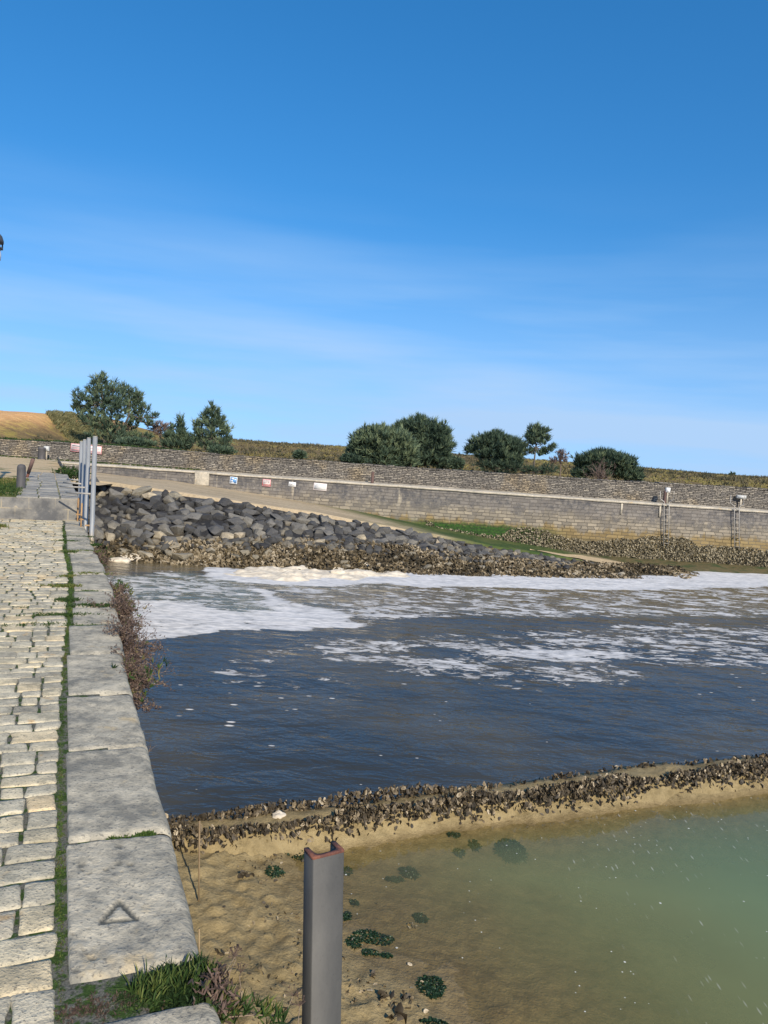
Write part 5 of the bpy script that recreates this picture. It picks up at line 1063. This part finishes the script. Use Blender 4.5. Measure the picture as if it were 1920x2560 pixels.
# ------------------------------------------------------------------ foreground channel post
zt = 0.08
A_, B_, C_, D_ = G(782.4, 2144, zt), G(861.3, 2124, zt), G(769, 2117.5, zt), G(846.5, 2101, zt)
ux = unit(B_ - A_); wid = np.linalg.norm(B_ - A_); uy = np.cross(ZU, ux); dpt = float((C_ - A_) @ uy)
bot = AT(776, 2560, A_[1] - .0) ; ax_ = unit(A_ - bot)
ax_ = unit(np.array((ax_[0], -0.01, ax_[2])))
pr = root('channel_post', A_ - ax_ * 2.75, 'grey steel channel post with rusty cut top in the foreground', 'post')
th, ft = .014, .020
def chan(lo, hi, name_, mt, grow=0.0, warp=0.0):
    rr = min(.024, dpt * .5)
    out = [(0.004, 0), (wid - .004, 0), (wid, .004), (wid, dpt - .003), (wid - .003, dpt), (wid - ft, dpt)]
    inn = [(wid - ft - rr + rr * math.cos(a), th + rr - rr * math.sin(a)) for a in np.linspace(0, math.pi / 2, 7)] + [(ft + rr - rr * math.cos(a), th + rr - rr * math.sin(a)) for a in np.linspace(math.pi / 2, 0, 7)]
    prof = out + inn + [(ft, dpt), (.003, dpt), (0, dpt - .003), (0, .004)]
    prof = [(a, b_) for a, b_ in prof]
    if grow: prof = [((a - wid / 2) * (1 + grow) + wid / 2, (b_ - dpt / 2) * (1 + grow) + dpt / 2) for a, b_ in prof]
    n_ = len(prof); rows = [lo, hi] if not warp else [lo, hi - .004, hi]
    V = np.concatenate([np.array([A_ + a * ux + b_ * uy + ax_ * (h_ + (warp * float(vnoise(a * 60, b_ * 60, h_)) if k else 0)) for a, b_ in prof]) for k, h_ in enumerate(rows)])
    F4 = np.array([(k * n_ + i, k * n_ + (i + 1) % n_, (k + 1) * n_ + (i + 1) % n_, (k + 1) * n_ + i) for k in range(len(rows) - 1) for i in range(n_)])
    bm = bmesh.new(); vv = [bm.verts.new(v) for v in V]
    for f in F4: bm.faces.new([vv[i] for i in f])
    tf = bm.faces.new([vv[(len(rows) - 1) * n_ + i] for i in range(n_)]); bm.normal_update(); bmesh.ops.triangulate(bm, faces=[tf])
    MB().bm(bm).build(name_, MT[mt], pr)
chan(-2.9, -.010, 'channel', 'post_paint'); chan(-.010, 0.0, 'rusty_top', 'rust', grow=0.012, warp=.0015)
mb = MB()
for k in range(9):
    h_ = -.03 - .012 * k; x0 = wid - .010 - .006 * R_.random(); P0 = A_ + ux * x0 - uy * .0006 + ax_ * h_
    mb.box((0, 0, 0), (.006 * R_.uniform(.5, 1.2), .0005, .0016), frame(P0, unit(ux + .8 * ax_ * R_.uniform(-1, 1)), uy, unit(np.cross(ux, uy))))
mb.build('scratch_marks', MT['iron_dark'], pr)
# ------------------------------------------------------------------ street lamp (its head just enters the frame)
c_ = AT(-12, 607, 13.6); rt = root('street_lamp', (c_[0], c_[1], ZU_), 'dark street lamp head peeking in at the left edge of the sky', 'lamp'); rL = .135
MB().lathe(c_, [(rL, 0), (rL * .98, .05), (rL * .8, .12), (rL * .5, .165), (rL * .16, .19), (.03, .24), (.0, .25)], 24).build('hood', MT['lamp_dark'], rt, smooth=True)
MB().lathe(c_ - (0, 0, .10), [(rL * .9, 0), (rL * .93, .015), (rL * .9, .03)], 24).build('ring', MT['lamp_dark'], rt)
for k in range(4):
    a = math.pi / 4 + k * math.pi / 2; e = np.array((math.cos(a), math.sin(a), 0)) * rL * .88; MB().tube([c_ + e - (0, 0, .1), c_ + e], .012, 6).build('strut', MT['lamp_dark'], rt)
MB().lathe(c_ - (0, 0, .32), [(.03, 0), (.09, .03), (.1, .12), (.07, .32)], 16).build('globe', MT['lamp_glass'], rt, smooth=True)
MB().lathe(np.array((c_[0], c_[1], ZU_)), [(.11, 0), (.11, .3), (.06, .4), (.045, .9), (.035, c_[2] - ZU_ - .3)], 16).build('pole', MT['lamp_dark'], rt, smooth=True)

# ------------------------------------------------------------------ trees behind the wall
def tree(name, label, base_px, yd, trunk_px, blobs, ntuft, tuft, nbl, wbl, mat='pine_needles', group='pines behind the rubble wall', shell=.62, upk=.7, tr=.12, twig=False, depthk=.9, cat='tree', vb=.5, limbs=True, skirt=0):
    bx = AT(base_px[0], base_px[1], yd); gz_ = float(hterr(np.array([bx[0]]), np.array([yd]))[0]); b = np.array((bx[0], yd, gz_))
    rt = root(name, b, label, cat, group)
    mb = MB(); tp = [b - (0, 0, .1)] + [AT(a, c, yd) for a, c in trunk_px]; mb.tube(tp, np.linspace(tr, tr * .25, len(tp)), 8, False, a=.5)
    C, D_, vv = [], [], []; area = np.array([bl[2] * bl[3] for bl in blobs], float); area /= area.sum(); ntuft = int(ntuft * .62)
    tpa = np.array(tp)
    for bl, ar in zip(blobs, area):
        px, py, rx_, ry_ = bl[:4]; dy = bl[4] if len(bl) > 4 else 0.0; c = AT(px, py, yd + dy) - (0, 0, .12); k = yd / FPX * .92; n_ = int(ntuft * ar) + 3; R3 = np.array((rx_ * k, max(rx_, ry_) * k * depthk, ry_ * k))
        dirs = unit(rng.standard_normal((n_, 3))); rad = shell + (1 - shell) * rng.random(n_) ** .6; rad = np.where(rng.random(n_) < .25, rng.random(n_) ** .5 * shell, rad)
        rad *= 1 + .12 * rng.standard_normal(n_)
        C.append(c + dirs * R3 * rad[:, None]); D_.append(unit(dirs * (1 - upk) + np.array((0, 0, upk)) + .15 * rng.standard_normal((n_, 3)))); vv.append(np.clip(vb + .22 * rng.standard_normal(n_) + .2 * vnoise(C[-1][:, 0] * 1.4, C[-1][:, 1] * 1.4, C[-1][:, 2] * 1.4), 0, 1))
        if limbs:
            near_ = tpa[np.argmin(np.linalg.norm(tpa - (c - (0, 0, ry_ * k * .8)), axis=1))]; mid = (near_ + c) / 2 + np.array((0, 0, -.1)); mb.tube([near_, mid, c], [tr * .5, tr * .33, tr * .15], 5, False, a=.4)
            for j in range(7 if not twig else 16): e = c + unit(rng.standard_normal(3)) * R3 * .85; mb.tube([c * .6 + near_ * .4, (c + e) / 2 - (0, 0, .06), e], [tr * .25, tr * .15, tr * .06], 4, False, a=.7)
    mb.build('trunk', MT['bark'] if not twig else MT[twig], rt)
    C, D_, vv = np.concatenate(C), np.concatenate(D_), np.concatenate(vv)
    blade_obj('crown', [blades(C, D_, nbl + 2, tuft * 1.05, wbl * .95, .42, vv)], MT[mat], rt)
    return rt
tree('pine_tree', 'tall irregular dark pine beside the sand dune, left half of the biggest tree pair', (262, 1112), 50, [(262, 1070), (258, 1010), (252, 950)], [(250, 952, 24, 22), (238, 968, 22, 18), (278, 965, 22, 20), (255, 990, 42, 34), (222, 1005, 30, 26), (196, 985, 15, 14), (188, 1010, 12, 18), (200, 1020, 14, 16), (290, 1005, 30, 40), (235, 1045, 34, 26), (275, 1050, 40, 34), (210, 1050, 16, 12), (262, 1085, 46, 16)], 900, .40, 9, .045, vb=.42)
tree('pine_tree', 'bushy dark pine with an open right side, right half of the biggest pair', (300, 1116), 52.5, [(304, 1080), (322, 1040), (325, 980)], [(305, 972, 18, 20), (325, 985, 22, 22), (345, 985, 9, 18), (347, 1000, 16, 18), (320, 1010, 30, 24), (357, 1018, 18, 18), (345, 1035, 24, 18), (385, 1038, 12, 9), (372, 1055, 16, 12), (330, 1055, 24, 16), (310, 1085, 42, 24), (345, 1090, 30, 14), (372, 1088, 14, 8)], 520, .40, 9, .045, vb=.45, shell=.4)
tree('bare_tree', 'low leafless brownish tree between the big pine pair and the small pine', (400, 1108), 54, [(402, 1090), (402, 1075)], [(385, 1066, 14, 12), (402, 1062, 16, 12), (420, 1066, 12, 12), (400, 1078, 18, 8)], 260, .28, 5, .035, mat='pink_twigs', group=None, upk=.3, shell=.3, tr=.06, twig='pink_twigs')
tree('pine_tree', 'small spiky pine with one upright leader, left of the lone conical pine', (452, 1128), 48, [(453, 1100), (452, 1070), (451, 1040)], [(451, 1048, 5, 13), (452, 1064, 10, 14), (450, 1085, 14, 16), (430, 1068, 4, 9), (426, 1090, 16, 14), (462, 1094, 14, 14), (416, 1106, 14, 10), (440, 1108, 26, 14), (466, 1112, 14, 12)], 420, .40, 9, .045, upk=.8, tr=.07, vb=.4)
tree('pine_tree', 'conical open pine standing alone left of the umbrella pines', (526, 1132), 48, [(528, 1105), (529, 1060), (530, 1020)], [(530, 1016, 7, 13), (518, 1026, 5, 10), (542, 1028, 5, 10), (529, 1036, 18, 14), (510, 1045, 13, 14), (550, 1050, 16, 16), (528, 1060, 26, 16), (496, 1070, 12, 16), (490, 1056, 6, 8), (560, 1072, 18, 18), (530, 1085, 34, 16), (495, 1098, 24, 18), (565, 1100, 20, 16), (530, 1112, 45, 12)], 620, .38, 9, .042, shell=.45, tr=.09, vb=.5)
tree('umbrella_pine', 'broad rounded umbrella pine, front one of the overlapping pair', (955, 1168), 46, [(955, 1150), (950, 1120), (948, 1095)], [(950, 1100, 66, 36), (915, 1112, 42, 34), (995, 1108, 46, 38), (955, 1090, 48, 27), (885, 1125, 18, 24), (1020, 1128, 24, 30), (955, 1140, 62, 26), (1000, 1145, 40, 26), (905, 1142, 34, 20), (920, 1080, 22, 14)], 2600, .40, 9, .048, upk=.6, vb=.55, shell=.72)
tree('umbrella_pine', 'tall dark domed pine rising behind the front umbrella pine', (1065, 1170), 50, [(1062, 1140), (1056, 1090), (1052, 1055)], [(1052, 1048, 12, 12), (1055, 1068, 44, 27), (1090, 1082, 36, 30), (1020, 1070, 30, 20), (1075, 1110, 52, 34), (1108, 1115, 24, 36), (1060, 1145, 60, 26), (1105, 1150, 30, 22), (1000, 1068, 20, 10)], 2200, .42, 9, .048, upk=.62, vb=.36, shell=.72)
tree('umbrella_pine', 'round dark umbrella pine right beside the slender tall pine', (1235, 1178), 48, [(1237, 1160), (1238, 1135), (1240, 1110)], [(1238, 1092, 34, 14), (1205, 1106, 34, 20), (1240, 1108, 52, 24), (1272, 1112, 34, 24), (1290, 1130, 22, 22), (1235, 1130, 55, 20), (1180, 1122, 15, 12), (1240, 1082, 10, 8), (1270, 1150, 38, 16)], 1900, .38, 9, .045, upk=.65, vb=.34, shell=.7)
tree('dark_scrub', 'dark twiggy undergrowth below the round umbrella pine', (1240, 1180), 47.5, [(1240, 1172)], [(1215, 1158, 30, 18), (1250, 1160, 40, 18), (1290, 1165, 34, 16), (1330, 1172, 30, 12), (1370, 1172, 26, 14)], 520, .34, 7, .03, mat='pine_needles', group=None, cat='scrub', upk=.5, tr=.04, vb=.25, shell=.3)
tree('pine_tree', 'slender tall pine with bare lower trunk between two umbrella pines', (1334, 1190), 48, [(1335, 1160), (1339, 1120), (1343, 1070)], [(1343, 1066, 8, 9), (1330, 1076, 14, 12), (1358, 1076, 16, 12), (1342, 1086, 24, 14), (1322, 1092, 12, 10), (1366, 1094, 12, 10), (1344, 1102, 28, 9), (1322, 1106, 12, 6), (1368, 1122, 14, 7), (1382, 1114, 8, 6), (1325, 1126, 16, 8), (1355, 1130, 14, 8), (1310, 1118, 8, 8)], 420, .36, 9, .038, shell=.45, tr=.075, vb=.45)
tree('bare_tree', 'small pinkish leafless tree right of the slender pine', (1402, 1172), 52, [(1402, 1158), (1403, 1140)], [(1405, 1130, 13, 12), (1398, 1142, 10, 12), (1412, 1142, 8, 12), (1382, 1150, 10, 10)], 150, .26, 5, .035, mat='pink_twigs', group=None, upk=.5, shell=.3, tr=.05, twig='pink_twigs')
tree('umbrella_pine', 'wide low umbrella pine with pale twigs in front, rightmost tree', (1515, 1200), 47, [(1515, 1185), (1515, 1160), (1515, 1145)], [(1510, 1134, 32, 12), (1480, 1146, 44, 16), (1520, 1148, 58, 20), (1555, 1155, 38, 20), (1455, 1155, 20, 14), (1585, 1178, 18, 14), (1560, 1180, 36, 18), (1480, 1176, 46, 16), (1590, 1192, 18, 12), (1450, 1180, 20, 14)], 2000, .38, 9, .045, upk=.65, vb=.38, shell=.68)
b_ = AT(1500, 1198, 45.6); mbs, tips = shrub(b_ - (0, 0, .3), ZU, 40, 1.25, 77, .016, cone=.5, thick=1.0)
tag(mbs.build('twig_bush', MT['pink_twigs'], loc=b_), 'pale leafless twig bush in front of the wide low pine', 'bush')
def bush(px, py, rxp, ryp, yd, label, n_=160, mat='pine_needles', vb=.35):
    c = AT(px, py, yd); k = yd / FPX; dirs = unit(rng.standard_normal((n_, 3))); C = c + dirs * np.array((rxp, rxp * .8, ryp)) * k * (.5 + .5 * rng.random((n_, 1)))
    tag(blade_obj('shrub', [blades(C, unit(dirs * .5 + ZU * .6), 8, .26, .045, .5, np.clip(vb + .2 * rng.standard_normal(n_), 0, 1))], MT[mat], loc=c - (0, 0, ryp * k)), label, 'shrub')
bush(749, 1140, 14, 8, 42, 'little green shrub alone above the rubble wall'); bush(878, 1150, 26, 14, 45.5, 'dark low shrub at the left foot of the umbrella pines', 260, vb=.2)
bush(1140, 1160, 20, 14, 48, 'dark green shrub at the right foot of the pine pair', 200); bush(1830, 1188, 8, 6, 80, 'tiny lone shrub on the skyline at far right', 60)
bush(1440, 1185, 14, 8, 60, 'grey green shrub in the gap left of the low pine', 60); bush(555, 1128, 34, 10, 45, 'low green scrub under the conical pine', 160)
bush(340, 1108, 50, 10, 45, 'low green scrub under the big pine pair', 260)
# heath tufts over the hill, marram on the dune
K = 12000; x = rng.uniform(-30, 48, K); y = 40 + 52 * rng.random(K) ** .8; sandk = np.interp(x, dX, dZ, left=dZ[0], right=0) > 1.75; ok = ~sandk; x, y = x[ok], y[ok]; z = hterr(x, y)
hv = np.clip(.46 + .55 * fbm(x * .22, y * .16, 3) + .15 * rng.standard_normal(len(x)), 0, 1)
tag(blade_obj('heath', [blades(np.stack([x, y, z - .02], 1), np.tile(ZU, (len(x), 1)), 5, .17 + .14 * rng.random(len(x)), .055, .8, hv)], MT['heath']), 'yellow and brown heath scrub covering the hill', 'heath', None, 'stuff')
K = 1300; x = rng.uniform(-24, 48, K); y = 42 + 48 * rng.random(K); ok = (np.interp(x, dX, dZ, left=dZ[0], right=0) < 1.7) & (fbm(x * .12, y * .09, 5) > -.05); x, y = x[ok], y[ok]
tag(blade_obj('gorse', [blades(np.stack([x, y, hterr(x, y) - .03], 1), np.tile(ZU, (len(x), 1)), 14, .26 + .22 * rng.random(len(x)), .06, .9, np.clip(.16 + .22 * rng.standard_normal(len(x)), 0, .8))], MT['heath']), 'dark low gorse bushes dotted over the heath', 'gorse', None, 'stuff')
K = 3800; x = rng.uniform(AT(70, 1040, 55)[0], AT(260, 1090, 55)[0], K); y = rng.uniform(46, 60, K); ok = fbm(x * .5, y * .3, 2) + 1.4 * sstep(AT(75, 1040, 55)[0], AT(125, 1040, 55)[0], x) > .35; x, y = x[ok], y[ok]; z = hterr(x, y); ppx, ppy = project(np.stack([x, y, z], 1)); ok = ppx > 92 + (ppy - 1022) * 1.0 + 16 * vnoise(x * .6, y * .6); x, y, z = x[ok], y[ok], z[ok]
tag(blade_obj('marram_grass', [blades(np.stack([x, y, z - .03], 1), np.tile(ZU + np.array((.45, 0, 0)), (len(x), 1)), 5, .45, .03, .3, np.clip(.5 + .3 * rng.standard_normal(len(x)), 0, 1), .25)], MT['marram']), 'pale marram grass on the right flank of the dune', 'grass', None, 'stuff')
K = 1500; x = rng.uniform(-32, -10, K); z0 = np.array([.9] * K); tag(blade_obj('wall_top_weeds', [blades(np.stack([x, YR + rng.uniform(.2, 1.2, K), topz(x) - .02], 1), np.tile(ZU, (K, 1)), 4, .16, .035, .7, np.clip(.25 + .2 * rng.standard_normal(K), 0, 1))], MT['grass']), 'dark green weeds along the top of the rubble wall at left', 'weeds', None, 'stuff')
K = 900; x = rng.uniform(-32, -9, K); tag(blade_obj('ledge_weeds', [blades(np.stack([x, YR - rng.uniform(.0, .35, K), np.full(K, .03)], 1), np.tile(ZU, (K, 1)), 4, .09, .03, .7, np.clip(.5 + .25 * rng.standard_normal(K), 0, 1))], MT['grass']), 'short weeds at the foot of the rubble wall at left', 'weeds', None, 'stuff')
